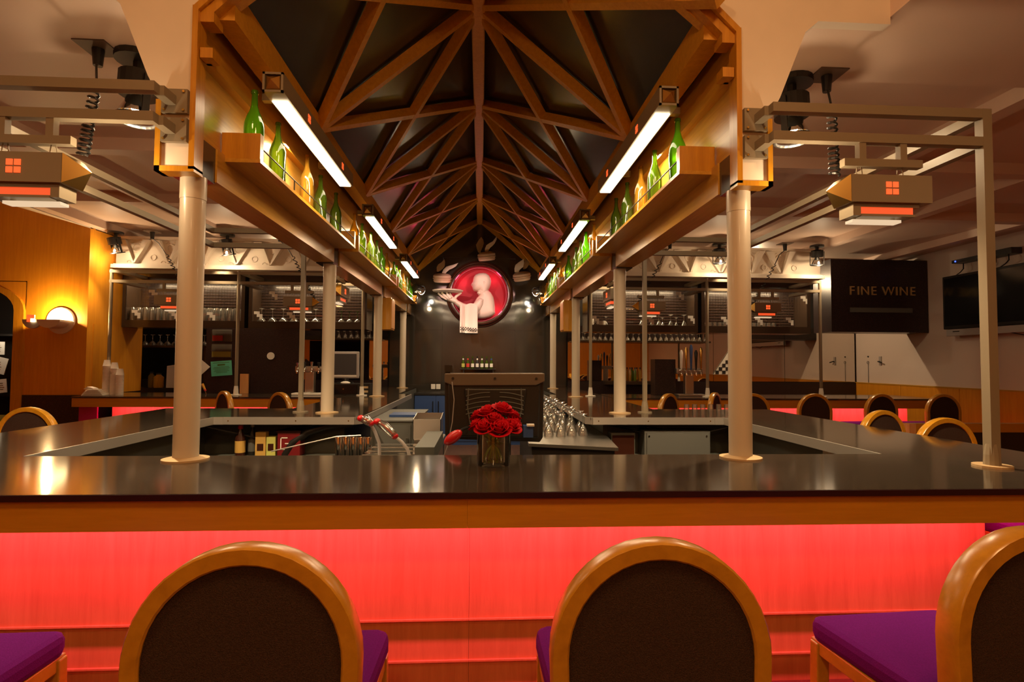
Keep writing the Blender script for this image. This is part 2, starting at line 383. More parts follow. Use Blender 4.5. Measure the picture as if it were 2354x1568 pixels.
# kitchen pass behind the door
kt = E('kitchen_shelving', (-6.8, 8.7, 0), 'black kitchen shelving unit seen through the arched doorway', 'shelf')
B().box(-7.6, -6.0, 9.0, 9.05, 0, 2.6).out('back_panel', 'soot', kt)
for z in (.55, 1.0, 1.9): B().box(-7.5, -6.05, 8.6, 9.0, z, z+.03).out('shelf_board', 'black', kt)
for x in (-7.5, -6.08): B().box(x, x+.03, 8.6, 8.64, 0, 2.2).out('shelf_post', 'black', kt)
papers = [(-6.72, 1.62, .16, .19, 0, 'paper', 'cream note with small writing, upper left sheet in the arched doorway'), (-6.45, 1.50, .09, .42, 0, 'paper', 'tall white ticket strip with green bars in the arched doorway'),
          (-6.70, 1.34, .13, .24, .25, 'paper', 'tilted white sheet below the note in the arched doorway'), (-6.47, 1.12, .11, .36, 0, 'paper', 'narrow grey docket at the doorway jamb, lower strip'),
          (-6.68, 1.06, .2, .2, -.1, 'napkin', 'crumpled white paper bag on the kitchen shelf by the doorway'), (-6.60, .42, .22, .32, 0, 'yellow', 'pale green sheet low in the arched doorway')]
light('kitchen_glow', 'POINT', (-6.9, 8.2, 2.0), (0, 0, 0), 7, (1, .85, .62), .05)  # unseen light added so the doorway papers show
for x, z, w_, h_, a, m_, lab in papers:
    x -= .30
    t = E('paper_sheet', (x, 8.5, z), lab, 'paper')
    b = B().box(-w_/2, w_/2, -.004, .004, 0, h_).xf(Matrix.Translation((x, 8.5, z)) @ Matrix.Rotation(a, 4, 'Y'))
    b.out('sheet', m_, t)
    for k in range(4): B().box(x-w_*.35, x+w_*(.1+.2*random.random()), 8.493, 8.495, z+h_*(.25+.15*k), z+h_*(.28+.15*k)).out('text_line', 'black' if 'green' not in lab else 'leaf', t)

# right wall: wainscot panels, door leaf seams, TV wall
wr = E('trim_1', (XR, 5, 0), kind='structure')
for k in range(10):
    y0 = 11 - 1.25*(k+1); B().box(XR-.03, XR-.001, y0+.004, y0+1.246, .0, 1.18).out('wainscot_panel', 'wallwood', wr)
T(B().box(XR-.04, XR, YF, YB, 1.18, 1.20).out('trim_2', 'oaky'), kind='structure')
# mirror bands over the back counters, granite splash below
for s in (-1, 1):
    x0, x1 = (-7.0, -1.78) if s < 0 else (1.78, 7.76)
    t = E('mirror', (s*4, YB, 1.2), 'wide mirror band on the back wall behind the %s bar' % side(s), 'mirror')
    nb = 4
    for k in range(nb):
        a, c = x0+(x1-x0)*k/nb, x0+(x1-x0)*(k+1)/nb
        B().box(a+.004, c-.004, YB-.03, YB, 1.2, 2.3).out('mirror_panel', 'mirror', t)
    t2 = T(B().box(x0, x1, YB-.05, YB, .9, 1.19).out('trim_3' if s < 0 else 'trim_4', 'granband'), kind='structure')

# ================================================================== THE CANOPY
EX, EZ, RZ, YR0, DY = 1.22, 3.36, 4.40, 2.60, 1.666
cn = E('timber_canopy', (0, 6.8, 2.48), 'open honey-oak canopy with a peaked dark roof over the island bar', 'canopy')
# dark roof panels, one per bay and side
for s in (-1, 1):
    for k in range(-1, 6):
        y0, y1 = max(2.76, YR0+DY*k), min(YB, YR0+DY*(k+1))
        if y1 <= y0: continue
        x0, z0, x1, z1 = 0, RZ+.08, s*1.36, RZ+.08-(RZ-EZ)/EX*1.36
        q = [(x0, z0), (x1, z1), (x1, z1+.04), (x0, z0+.04)]
        B().prism(q, 'Y', y0+.003, y1-.003).out('roof_panel', 'roof', cn)
# ridge and eave beams
B().beam((0, 2.62, RZ-.02), (0, YB-.05, RZ-.02), .11, .15).out('ridge_beam', 'rafter', cn, bevel=.012)
for s in (-1, 1):
    B().beam((s*(EX+.03), 2.76, EZ-.02), (s*(EX+.03), YB-.05, EZ-.02), .11, .17).out('eave_beam', 'rafter', cn)
def P_r(k): return Vector((0, YR0+DY*k, RZ-.01))
def P_e(s, k): return Vector((s*EX, YR0+DY*k, EZ+.01))
def rafter(s, a, c, wd=.052, lift=0):
    nrm = Vector(((RZ-EZ)*s, 0, EX)).normalized()
    a = a - nrm*(lift); c = c - nrm*lift
    B().beam(a, c, wd, .085, nrm).out('rafter', 'rafter', cn)
def clipY(a, c, ymax=YB-.06):
    if c.y > ymax: c = a + (c-a)*((ymax-a.y)/(c.y-a.y))
    if a.y > ymax: a = c + (a-c)*((ymax-c.y)/(a.y-c.y))
    return a, c
for s in (-1, 1):
    for k in range(0, 6):
        a, c = P_r(k), P_e(s, k)
        if k == 5: a.y = c.y = YB-.10
        if k == 0: a.y = c.y = 2.79
        rafter(s, a, c)
        if k < 5:
            rafter(s, *clipY(P_r(k), P_e(s, k+1)), .05, .004)
            rafter(s, *clipY(P_e(s, k), P_r(k+1)), .05, .002)
# side walls, inner strip, header boxes between the columns, capital blocks
SX = 1.36
for s in (-1, 1):
    B().box(s*SX, s*(SX+.06), 2.76, YB-.05, 2.66, 3.45).out('side_panel', 'oaky', cn)
    B().box(s*(SX+.06), s*(SX+.09), 2.76, YB-.05, 2.66, 3.38).out('outer_plaster_panel', 'plaster', cn)
    B().box(s*SX, s*(SX-.055), 2.76, YB-.05, 3.03, 3.08).out('inner_strip', 'oaky', cn)
    for k in range(4):
        yc = 2.816+2.497*k
        B().box(s*1.345, s*1.50, yc-.10+(.04 if k == 0 else 0), yc+.10, 2.475, 2.66).out('capital_block', 'darkwood', cn)
        if k < 3: B().box(s*1.335, s*1.51, yc+.10, yc+2.497-.10, 2.485, 2.66).out('header_beam', 'oaky', cn)
    B().box(s*1.335, s*1.51, 10.42, YB-.05, 2.485, 2.66).out('header_beam', 'oaky', cn)
    B().box(s*1.27, s*1.33, 2.702, 2.78, 3.03, 3.08).out('strip_end_block', 'oak', cn)
# plaster gable front with hexagonal opening
front = [(s_*x, z) for s_, x, z in ((1, 1.34, 2.49), (1, 1.50, 2.49), (1, 1.50, 2.80), (1, 1.57, 2.93), (1, 1.71, 3.28), (1, 1.78, 3.33), (1, 2.17, 3.33), (1, 2.17, 4.85))]
b = B()
for s in (-1, 1):
    inner = [(1.35, 2.49), (1.35, 3.27), (.0, 4.60)]
    q = [(1.35, 2.49), (1.50, 2.49), (1.50, 2.80), (1.57, 2.93), (1.71, 3.28), (1.78, 3.34), (2.17, 3.34), (2.17, 3.6), (1.35, 3.6), (1.35, 3.27)]
    b.prism([(s*x, z) for x, z in [(1.35, 2.49), (1.50, 2.49), (1.50, 2.80), (1.57, 2.93), (1.71, 3.28), (1.35, 3.27)]], 'Y', 2.70, 2.76)
    b.prism([(s*x, z) for x, z in [(1.35, 3.27), (1.71, 3.28), (1.78, 3.34), (2.17, 3.34), (2.17, 4.85), (1.35, 4.85)]], 'Y', 2.70, 2.76)
    b.prism([(s*x, z) for x, z in [(0, 4.60), (1.35, 3.27), (1.35, 4.85), (0, 4.85)]], 'Y', 2.70, 2.76)
b.out('gable_front', 'plaster', cn)
for s in (-1, 1):
    B().box(s*1.335, s*1.362, 2.685, 2.77, 2.475, 3.28).out('edge_trim', 'oak', cn)
    B().beam((s*1.345, 2.727, 3.27), (0, 2.727, 4.60), .085, .03, (s*.7, 0, .7)).out('edge_trim', 'oak', cn)
    B().box(s*1.335, s*1.52, 2.685, 2.77, 2.462, 2.488).out('edge_trim', 'oak', cn)
    B().box(s*1.495, s*1.52, 2.685, 2.77, 2.462, 2.81).out('edge_trim', 'oak', cn)
    B().prism([(s*x, z) for x, z in ((1.335, 3.21), (1.27, 3.21), (1.27, 3.26), (0, 4.51), (0, 4.585), (1.335, 3.27))], 'Y', 2.705, 2.80).out('corner_block', 'oak', cn)
# wooden boxes hanging outside the third columns
for s in (-1, 1):
    t = E('hanging_wood_box', (s*1.35, 8.0, 2.0), 'narrow oak box hung under the %s header beyond the third column' % side(s), 'box')
    B().box(s*1.25, s*1.42, 7.98, 8.3, 2.02, 2.475).out('body', 'oak', t)
    B().box(s*1.24, s*1.25, 8.0, 8.28, 2.04, 2.46).out('front_panel', 'maple', t)

# columns
cname = ['front', 'second', 'third', 'rearmost']
for s in (-1, 1):
    for k in range(4):
        y = 2.816+2.497*k; x = s*1.4
        t = E('column', (x, y, 1.07), 'round cream column, %s of the %s row on the bar top' % (cname[k], side(s)), 'column', 'cream columns carrying the canopy')
        B().lathe([(.058, 1.08), (.058, 2.36), (.060, 2.36), (.060, 2.475)], (x, y, 0), 28).out('shaft', 'column', t, smooth=True)
        B().lathe([(.105, 1.07), (.105, 1.078), (.06, 1.086)], (x, y, 0), 28).out('base_flange', 'flange', t, smooth=True)

# ================================================================== ISLAND BAR
bar = E('island_bar', (0, 5, 0), 'island bar with a polished dark granite top, oak fascia and pink-lit base', 'bar counter')
ZT = 1.07
def slab(pts): B().prism(pts, 'Z', 1.047, ZT).out('granite_top', 'granite', bar)
slab([(-3.13, 2.1), (-.0003, 2.1), (-.0003, 2.93), (-2.25, 2.93)])
slab([(.0003, 2.1), (3.13, 2.1), (2.25, 2.93), (.0003, 2.93)])
B().box(-.08, .08, 2.15, 2.88, 1.03, 1.0465).out('joint_plate', 'soot', bar)  # added under the seam to stop tube light leaking through
B().box(-.05, .05, 2.141, 2.15, .935, 1.03).out('joint_plate', 'soot', bar)
B().box(-3.13, 3.13, 2.096, 2.1, 1.046, 1.0685).out('front_edge', 'edge', bar)
AP = dict(z0=1.008, z1=1.069)
for s in (-1, 1):
    slab([(s*3.131, 2.102), (s*3.131, 5.8), (s*2.25, 4.9), (s*2.25, 2.932)])
    slab([(s*2.249, 4.902), (s*3.13, 5.801), (s*1.88, 5.801), (s*1.03, 4.902)])
    slab([(s*1.03, 4.904), (s*1.88, 5.803), (s*1.88, 10.9), (s*1.21, 10.9), (s*1.21, 8.4), (s*1.0, 8.4)])
    # oak fascias
    B().box(s*.0003, s*3.12, 2.112, 2.14, .932, 1.046).out('fascia_board', 'oakh', bar)
    B().box(s*3.09, s*3.12, 2.14, 5.78, .932, 1.046).out('fascia_board', 'oaky', bar)
    B().box(s*1.86, s*3.12, 5.76, 5.79, .932, 1.046).out('fascia_board', 'oakh', bar)
    B().box(s*1.84, s*1.87, 5.79, 10.9, .932, 1.046).out('fascia_board', 'oaky', bar)
    B().box(s*.0003, s*3.122, 2.102, 2.112, 1.044, 1.0468).out('edge_shadow', 'edge', bar)  # thin strip below the slab edge, in the edge colour
    # aluminium aprons round the well
    B().box(s*2.238, s*2.25, 2.93, 4.885, 1.008, 1.0712).out('apron', 'alu', bar)
    B().beam((s*2.244, 4.885, 1.0396), (s*2.16, 4.888-.0, 1.0396), .012, .0632).out('apron', 'alu', bar)
    B().box(s*1.05, s*2.24, 4.888, 4.902, 1.008, 1.0712).out('apron', 'alu', bar)
    B().box(s*.99, s*1.002, 4.95, 8.4, 1.008, 1.0712).out('apron', 'alu', bar)
    B().beam((s*1.05, 4.895, 1.0396), (s*.996, 4.95, 1.0396), .012, .0632).out('apron', 'alu', bar)
    for x, y in ((s*2.12, 4.884), (s*1.55, 4.884), (s*1.10, 4.884)):
        B().cyl((x, y+.003, 1.04), .006, .006, 8, 'Y').xf(Matrix.Identity(4)).out('screw', 'brass', bar)
    # pink-lit base panels: upper band, stepped lower bands
    B().box(s*.0006, s*2.575, 2.656, 2.70, .352, 1.046).out('base_panel', 'maple', bar)
    B().box(s*.0006, s*2.585, 2.646, 2.70, .344, .352).out('base_lip', 'maple', bar)
    B().box(s*.0006, s*2.56, 2.68, 2.72, .150, .344).out('base_panel', 'maple', bar)
    B().box(s*.0006, s*2.57, 2.668, 2.72, .142, .150).out('base_lip', 'maple', bar)
    B().box(s*.0006, s*2.55, 2.70, 2.74, 0, .142).out('base_panel', 'maple', bar)
    for y0, y1 in ((2.70, 3.72), (3.723, 4.74), (4.743, 5.24)):
        B().box(s*2.53, s*2.575, y0, y1, 0, 1.046).out('base_panel', 'maple', bar)
    B().box(s*1.45, s*2.53, 5.2, 5.24, 0, 1.046).out('base_panel', 'maple', bar)
    B().box(s*1.41, s*1.45, 5.2, 10.9, 0, 1.046).out('base_panel', 'maple', bar)
    # inner well walls
    B().box(s*.002, s*2.5, 2.90, 2.92, 0, 1.04).out('well_panel', 'well', bar)
    B().box(s*2.44, s*2.46, 2.92, 5.18, 0, 1.04).out('well_panel', 'well', bar)
    B().box(s*1.2, s*2.44, 5.16, 5.18, 0, 1.04).out('well_panel', 'well', bar)
    B().box(s*1.2, s*1.22, 5.18, 10.8, 0, 1.04).out('well_panel', 'well', bar)
    # shallow shelf under the rear of the well
    B().box(s*1.25, s*2.43, 4.93, 5.15, .70, .72).out('well_shelf', 'well', bar)
    B().tube([(s*2.80, 2.5, 1.02), (s*2.80, 5.6, 1.02)], .013).out('tube_light', 'tubeE', bar)
    B().tube([(s*.05, 2.44, 1.02), (s*2.7, 2.44, 1.02)], .013).out('tube_light', 'tubeE', bar)
    for k in range(4): B().tube([(s*(2.3-.02*k), 4.9+.02*k, .99-.01*k), (s*(2.1-.1*k), 5.05, .90-.02*k), (s*(1.8-.1*k), 5.08, .93), (s*(1.5-.1*k), 5.1, .99)], .006, 6).out('cable', 'black', bar)

# ================================================================== BACK BARS
for s, xa, xb in ((-1, -5.355, -1.9), (1, 1.9, 6.72)):
    bb = E('back_bar', ((xa+xb)/2, 8.1, 0), '%s back bar counter with orange oak fascia over a pink-lit front' % side(s), 'bar counter')
    B().box(xa if s < 0 else xa, xb, 7.62, 8.6, 1.047, ZT).out('granite_top', 'granite', bb)
    B().box(xa+.0, xb, 7.63, 7.66, .93, 1.046).out('fascia_board', 'oakh', bb)
    n = 3 if s < 0 else 4
    for k in range(n):
        a, c = xa+.25+(xb-xa-.35)*k/n, xa+.25+(xb-xa-.35)*(k+1)/n
        if s > 0: a, c = xa+(xb-xa-.2)*k/n, xa+(xb-xa-.2)*(k+1)/n
        B().box(a+.002, c-.002, 8.05, 8.09, 0, 1.046).out('base_panel', 'maple', bb)
    B().box(xa, xb, 8.5, 8.54, 0, 1.046).out('rear_panel', 'soot', bb)
    B().tube([(xa+.3, 7.84, 1.02), (xb-.2, 7.84, 1.02)], .013).out('tube_light', 'tubeE', bb)
T(B().box(-5.42, -5.18, 7.86, 7.884, .55, .95).out('magenta_panel', 'magenta'), 'dark magenta panel at the left end of the back bar front', 'panel')
# glass-front hanging cabinets, frieze above
def stair(b, x, y, z, c, fl):
    pts = [(0, 0), (1, 0), (1, -3), (0, -3)] ; q = []
    for i in range(3): b.box(x+fl*i*c, x+fl*(i+1)*c, y, y+.004, z-(i+1)*c, z-(0 if i < 1 else i-1)*c if i else z)
CABS = {-1: ((-5.36, -3.56), (-3.50, -1.72)), 1: ((1.72, 3.50), (3.56, 5.36))}
cabs = {}
for s in (-1, 1):
    for i, (xa, xb) in enumerate(CABS[s]):
        nmx = [['far left', 'inner left'], ['inner right', 'far right']][0 if s < 0 else 1][i]
        t = E('glass_cabinet', ((xa+xb)/2, 8.8, 2.04), '%s dark hanging cabinet with stair-shaped stickers on its glass front' % nmx, 'cabinet')
        cabs[(s, i)] = (t, xa, xb, nmx)
        B().box(xa, xb, 8.62, 9.02, 2.05, 2.14).out('bottom_shelf', 'darkwood', t)
        B().box(xa, xb, 8.62, 9.02, 2.80, 2.90).out('top_board', 'darkwood', t)
        for x in (xa, xb-.03): B().box(x, x+.03, 8.62, 9.02, 2.14, 2.80).out('side_panel', 'darkwood', t)
        B().box(xa+.1, xb-.1, 8.64, 8.66, 2.785, 2.80).out('light_strip', 'warmE', t)  # strip and area light added inside each cabinet to brighten the glassware
        light('cabinet_glow', 'AREA', ((xa+xb)/2, 8.66, 2.78), ((xa+xb)/2, 8.76, 2.1), 26, TUNG, 1.5, .03)
        # meshed back screen
        b = B(); nx = int((xb-xa)/.045)
        for k in range(1, nx): b.box(xa+.045*k, xa+.045*k+.008, 9.0, 9.006, 2.14, 2.80)
        for k in range(1, 15): b.box(xa, xb, 8.994, 9.0, 2.14+.045*k, 2.148+.045*k)
        T(b.out('mesh_screen', 'darkwood', t), kind='stuff')
        B().box(xa+.03, xb-.03, 9.008, 9.014, 2.14, 2.80).out('back_panel', 'granband', t)
        # front frame and panes
        for z0, z1 in ((2.05, 2.16), (2.72, 2.90)): B().box(xa, xb, 8.595, 8.62, z0, z1).out('frame_rail', 'darkwood', t)
        for x in (xa, xb-.05): B().box(x, x+.05, 8.595, 8.62, 2.16, 2.72).out('frame_stile', 'darkwood', t)
        B().box(xa+.05, xb-.05, 8.604, 8.607, 2.16, 2.72).out('glass_pane', 'pane', t)
stick = {(-1, 0): [(-4.98, 2.62, 1), (-5.22, 2.31, 1), (-4.68, 2.31, 1), (-4.12, 2.29, 1)], (-1, 1): [(-3.2, 2.62, 1), (-3.42, 2.31, 1), (-2.93, 2.30, 1), (-2.10, 2.6, 1)],
         (1, 0): [(3.15, 2.70, 1), (3.34, 2.32, 1), (1.78, 2.30, 1), (2.66, 2.30, 1)], (1, 1): [(3.88, 2.31, 1), (4.44, 2.31, 1), (5.2, 2.66, 1), (4.95, 2.31, 1)]}
for key, L in stick.items():
    t = cabs[key][0]
    for x, z, fl in L:
        b = B(); stair(b, x, 8.598, z, .042, fl); b.out('stair_sticker', 'paper', t)
for s, xa, xb in ((-1, -5.36, -1.52), (1, 1.52, 5.42)):
    fr = E('frieze', ((xa+xb)/2, 8.4, 2.93), 'cream plaster frieze with raised zigzags and rings above the %s back bar' % side(s), 'frieze')
    B().box(xa, xb, 8.42, 9.1, 2.93, 3.38).out('backing', 'plaster', fr)
    B().box(xa, xb, 8.30, 9.1, 2.90, 2.955).out('ledge', 'plaster', fr)
    B().box(xa, xb, 8.36, 8.45, 2.955, 2.975).out('ledge_molding', 'plaster', fr)
    B().box(xa, xb, 8.36, 8.45, 3.34, 3.38).out('top_molding', 'plaster', fr)
    per = .49; x = xa+.05; k = 0
    while x+per < xb:
        for sg in (0, 1):
            p0 = (x + (0 if sg else per*.5), 2.98); p1 = (x + (per*.5 if not sg else per*.5), 2.98)
        # tapering diagonal bars forming V shapes
        B().prism([(x-.01, 3.33), (x+.11, 3.33), (x+.245, 2.985), (x+.225, 2.985)], 'Y', 8.355, 8.42).out('relief_bar', 'plaster', fr)
        B().prism([(x+.37, 3.33), (x+.47, 3.33), (x+.265, 2.985), (x+.245, 2.985)], 'Y', 8.335, 8.42).out('relief_bar', 'plaster', fr)
        B().tube([(x+.245+.055*math.cos(2*pi*j/16), 8.415, 3.22+.055*math.sin(2*pi*j/16)) for j in range(16)], .010, 5, closed=True).out('relief_ring', 'plaster', fr)
        B().tube([(x+.485+.04*math.cos(2*pi*j/14), 8.415, 3.08+.04*math.sin(2*pi*j/14)) for j in range(14)], .009, 5, closed=True).out('relief_ring', 'plaster', fr)
        for j in range(3): B().tube([(x+.14+.07*j+.03*math.cos(a), 8.417, 3.0+.03*math.sin(a)) for a in (0, .6, 1.2, 1.8, 2.4, 3.1)], .006, 4).out('relief_scroll', 'plaster', fr)
        for j in range(2): B().tube([(x+.17+.14*j+.025*math.cos(a), 8.417, 3.315-.025*math.sin(a)) for a in (0, .6, 1.2, 1.8, 2.4, 3.1)], .006, 4).out('relief_scroll', 'plaster', fr)
        x += per; k += 1

# ================================================================== BOTTLE SHELVES AND BOTTLES
SEG = ((3.0, 5.26), (5.40, 7.84), (7.98, 10.28))
segn = ['front', 'middle', 'rear']
for s in (-1, 1):
    for k, (y0, y1) in enumerate(SEG):
        t = E('bottle_shelf', (s*1.25, (y0+y1)/2, 2.63), 'oak bottle shelf with a thin guard rail, %s section of the %s side' % (segn[k], side(s)), 'shelf', 'bottle shelves along the canopy')
        B().box(s*1.15, s*1.355, y0, y1, 2.625, 2.645).out('shelf_board', 'oaky', t)
        B().box(s*1.152, s*1.355, y0, y0+.045, 2.645, 2.785).out('end_block', 'oak', t)
        B().box(s*1.152, s*1.355, y1-.045, y1, 2.645, 2.785).out('end_block', 'oak', t)
        zr = 2.715
        b = B().tube([(s*1.158, y0+.045, zr), (s*1.158, y1-.045, zr)], .004, 6); b.out('guard_rail', 'black', t)
        for j in range(1, 4):
            y = y0+(y1-y0)*j/4; B().tube([(s*1.158, y, 2.645), (s*1.158, y, zr)], .004, 6).out('rail_post', 'black', t)
def bottle(mat, h, r, label, lip='same'):
    t = E('wine_bottle', (0, 0, 0), label, 'bottle')
    p = [(r*.55, .002), (r*.96, 0), (r, .012), (r, h*.50), (r*.97, h*.56), (r*.78, h*.64), (r*.50, h*.72), (r*.33, h*.80), (r*.29, h*.96)]
    B().lathe(p, n=18, cap=False).lathe([(.001, .02), (r*.55, .002)], n=18, cap=False).out('body', mat, t, smooth=True)
    B().lathe([(r*.29, h*.955), (r*.37, h*.957), (r*.37, h*.985), (r*.33, h), (r*.24, h), (r*.24, h*.96)], n=14, cap=False).out('lip', mat, t, smooth=True)
    return t
protos = {'green': bottle('green', .42, .054, ''), 'dgreen': bottle('dgreen', .39, .050, ''), 'amber': bottle('amber', .40, .048, '')}
first = {k: True for k in protos}
cword = {'green': 'bright green', 'dgreen': 'olive green', 'amber': 'amber'}
bl = {-1: [[(3.12, 'green', .43), (3.49, 'dgreen', .41), (4.06, 'amber', .42), (4.44, 'dgreen', .40), (4.90, 'dgreen', .40)],
           [(5.57, 'amber', .40), (5.98, 'dgreen', .40), (6.42, 'dgreen', .41), (6.80, 'dgreen', .40), (7.16, 'green', .39), (7.50, 'amber', .38)],
           [(8.15, 'dgreen', .38), (8.45, 'green', .38), (8.80, 'dgreen', .37), (9.15, 'amber', .37), (9.5, 'dgreen', .37), (9.85, 'green', .36)]],
      1: [[(3.30, 'green', .43), (3.76, 'dgreen', .41), (4.08, 'amber', .41), (4.46, 'dgreen', .41), (4.86, 'dgreen', .40)],
          [(5.80, 'amber', .41), (6.20, 'green', .41), (6.60, 'dgreen', .40), (6.95, 'dgreen', .39), (7.50, 'green', .39)],
          [(8.20, 'amber', .38), (8.50, 'dgreen', .39), (8.90, 'dgreen', .38), (9.25, 'green', .37), (9.6, 'dgreen', .37), (9.95, 'amber', .36)]]}
for s in (-1, 1):
    for k, L in enumerate(bl[s]):
        for j, (y, c, h) in enumerate(L):
            if first[c]: o = protos[c]; first[c] = False; kids(o)
            else: o = dup(protos[c])
            o.location = (s*(1.245+random.uniform(-.012, .012)), y, 2.646); o.rotation_euler.z = random.uniform(0, 6)
            o.scale = (1, 1, h/{'green': .42, 'dgreen': .39, 'amber': .40}[c])
            o['label'] = '%s wine bottle, %s from the front on the %s %s shelf' % (cword[c], ORD[j], segn[k], side(s))
            o['group'] = 'wine bottles on the canopy shelves'
# trough lamps
for s in (-1, 1):
    for k in range(3):
        y0 = 3.0+2.5*k; y1 = y0+1.62; x = s*1.09; zc = 3.065; h = .055
        t = E('trough_lamp', (x, (y0+y1)/2, zc), 'long box lamp with a brass pyramid end, %s of the %s side' % (segn[k], side(s)), 'lamp', 'trough lamps along the canopy')
        B().box(x-h, x+h, y0, y1, zc-h+.006, zc+h).out('housing', 'darkwood' if k else 'rail', t)
        B().box(x-h, x+h, y0-.012, y0, zc-h, zc-h+.012).box(x-h, x+h, y0-.012, y0, zc+h-.012, zc+h).box(x-h, x-h+.012, y0-.012, y0, zc-h, zc+h).box(x+h-.012, x+h, y0-.012, y0, zc-h, zc+h).out('end_frame', 'rail', t)
        q = h-.013
        B().add([(x-q, y0-.002, zc-q), (x+q, y0-.002, zc-q), (x+q, y0-.002, zc+q), (x-q, y0-.002, zc+q), (x, y0-.045, zc)], [(0,1,4),(1,2,4),(2,3,4),(3,0,4),(3,2,1,0)]).out('brass_pyramid', 'brass', t)
        B().box(x-h+.012, x+h-.012, y0+.10, y1-.03, zc-h-.002, zc-h+.004).out('diffuser', 'stripE', t)
        for yy in (y0+.42, y0+1.25):
            for a in (0, 1):
                for c in (0, 1): B().box(x-s*h-s*.003, x-s*h, yy+a*.026, yy+a*.026+.02, zc-.022+c*.026, zc-.002+c*.026).out('red_pane', 'redE', t)
        for yy in (y0+.25, y1-.25): B().box(x+s*.055, x+s*.16, yy, yy+.04, zc+.02, zc+.06).out('bracket', 'rail', t)
        light('trough_glow', 'AREA', (x, (y0+y1)/2+.03, zc-h-.006), (x+s*.12, (y0+y1)/2+.03, 2.4), 34, TUNG, .07, 1.45)

# ================================================================== RAIL FRAMES
W_ = .045
for s in (-1, 1):
    t = E('rail_frame', (s*2.5, 2.58, 1.07), 'greige square-tube rail frame and posts on the %s wing of the island bar' % side(s), 'rail frame')
    for z in (2.80, 2.66):
        B().box(s*1.44, s*2.499, 2.53, 2.575, z-W_/2, z+W_/2).out('front_rail', 'rail', t)
        B().box(s*1.42, s*1.465, 2.575, 2.69, z-W_/2, z+W_/2).out('stub_rail', 'rail', t)
        B().box(s*1.37, s*1.49, 2.676, 2.70, z-.058, z+.058).out('wall_plate', 'rail', t)
        for a in (-1, 1):
            for c in (-1, 1): B().cyl((s*1.43+a*.045, 2.668, z+c*.045), .006, .01, 8, 'Y').out('bolt', 'brass', t)
        B().box(s*2.50, s*2.545, 2.575, 5.40, z-W_/2, z+W_/2).out('side_rail', 'rail', t)
        B().box(s*1.52, s*2.50, 5.355, 5.40, z-W_/2, z+W_/2).out('cross_rail', 'rail', t)
        B().box(s*1.645, s*1.69, 5.40, 8.0, z-W_/2, z+W_/2).out('side_rail', 'rail', t)
    for x, y, z1 in ((2.5225, 2.5525, 2.823), (1.667, 5.38, 2.70)):
        w2 = .0235 if x > 2 else .019
        B().box(s*x-w2, s*x+w2, y-w2, y+w2, 1.08, z1).out('post', 'rail', t)
        B().lathe([(.036, 1.08), (.034, 1.13), (.026, 1.18)], (s*x, y, 0), 12).out('post_sleeve', 'rail', t)
        B().cyl((s*x, y, 1.07), .08 if x > 2 else .07, .01, 20).out('post_flange', 'flange' if x > 2 else 'rail', t)
    t = E('rail_frame', (s*3.4, 8.0, 1.07), 'pale rail frame with slim posts along the %s back bar counter' % side(s), 'rail frame')
    for z in (2.80, 2.66):
        B().box(s*1.69, s*5.16, 7.98, 8.02, z-.02, z+.02).out('rail', 'rail', t)
        for x in (3.28, 5.0): B().box(s*x, s*(x+.1), 8.02, 8.60, z-.02, z+.02).out('wall_bracket', 'rail', t)
    for x in (1.65, 3.40, 5.14):
        B().tube([(s*x, 8.0, 1.08), (s*x, 8.0, 2.83)], .023, 10).out('post', 'rail', t)
        B().lathe([(.034, 1.08), (.032, 1.14), (.025, 1.2)], (s*x, 8.0, 0), 12).out('post_sleeve', 'white', t)
        B().cyl((s*x, 8.0, 1.07), .075, .012, 20).out('post_flange', 'white', t)
# hanging lantern lamps: a T-bar under the rail, hooks, box body with a four-pane red window, slot and reflector lip
def lantern():
    t = E('lantern_lamp', (0, 0, 0))
    for x in (-.11, .11): B().box(x-.018, x+.018, -.018, .018, -.085, .0).out('drop_bar', 'rail', t)
    B().box(-.21, .21, -.02, .02, -.125, -.085).out('hanger_bar', 'rail', t)
    for x in (-.12, .10):
        for dx in (-.016, .016): B().tube([(x+dx*.7, 0, -.125), (x+dx, 0, -.155), (x+dx*.5, 0, -.18)], .003, 5).out('hook', 'rail', t)
    B().box(-.21, .215, -.07, .07, -.325, -.185).out('body', 'rail', t)
    B().add([(-.212, -.07, -.325), (-.212, .07, -.325), (-.212, .07, -.185), (-.212, -.07, -.185), (-.30, 0, -.255)], [(0,1,4),(1,2,4),(2,3,4),(3,0,4),(3,2,1,0)]).out('brass_pyramid', 'brass', t)
    for a in (0, 1):
        for c in (0, 1): B().box(-.03+a*.036, -.002+a*.036, -.074, -.069, -.285+c*.036, -.257+c*.036).out('red_pane', 'redE', t)
    lh = B().box(-.19, .16, -.05, .06, -.345, -.325).box(-.19, -.15, -.05, .06, -.39, -.345).out('lower_housing', 'rail', t)
    B().box(-.15, .13, -.045, .055, -.382, -.345).out('orange_slot', 'oraE', t)
    B().box(-.15, .135, -.055, .06, -.394, -.382).out('slot_sill', 'rail', t)
    B().box(-.18, .08, -.028, .028, -.418, -.404).out('reflector_lip', 'warmE', t)
    for x in (-.16, .05): B().box(x, x+.01, -.01, .01, -.406, -.39).out('lip_hanger', 'rail', t)
    return t
lp = lantern(); used = False
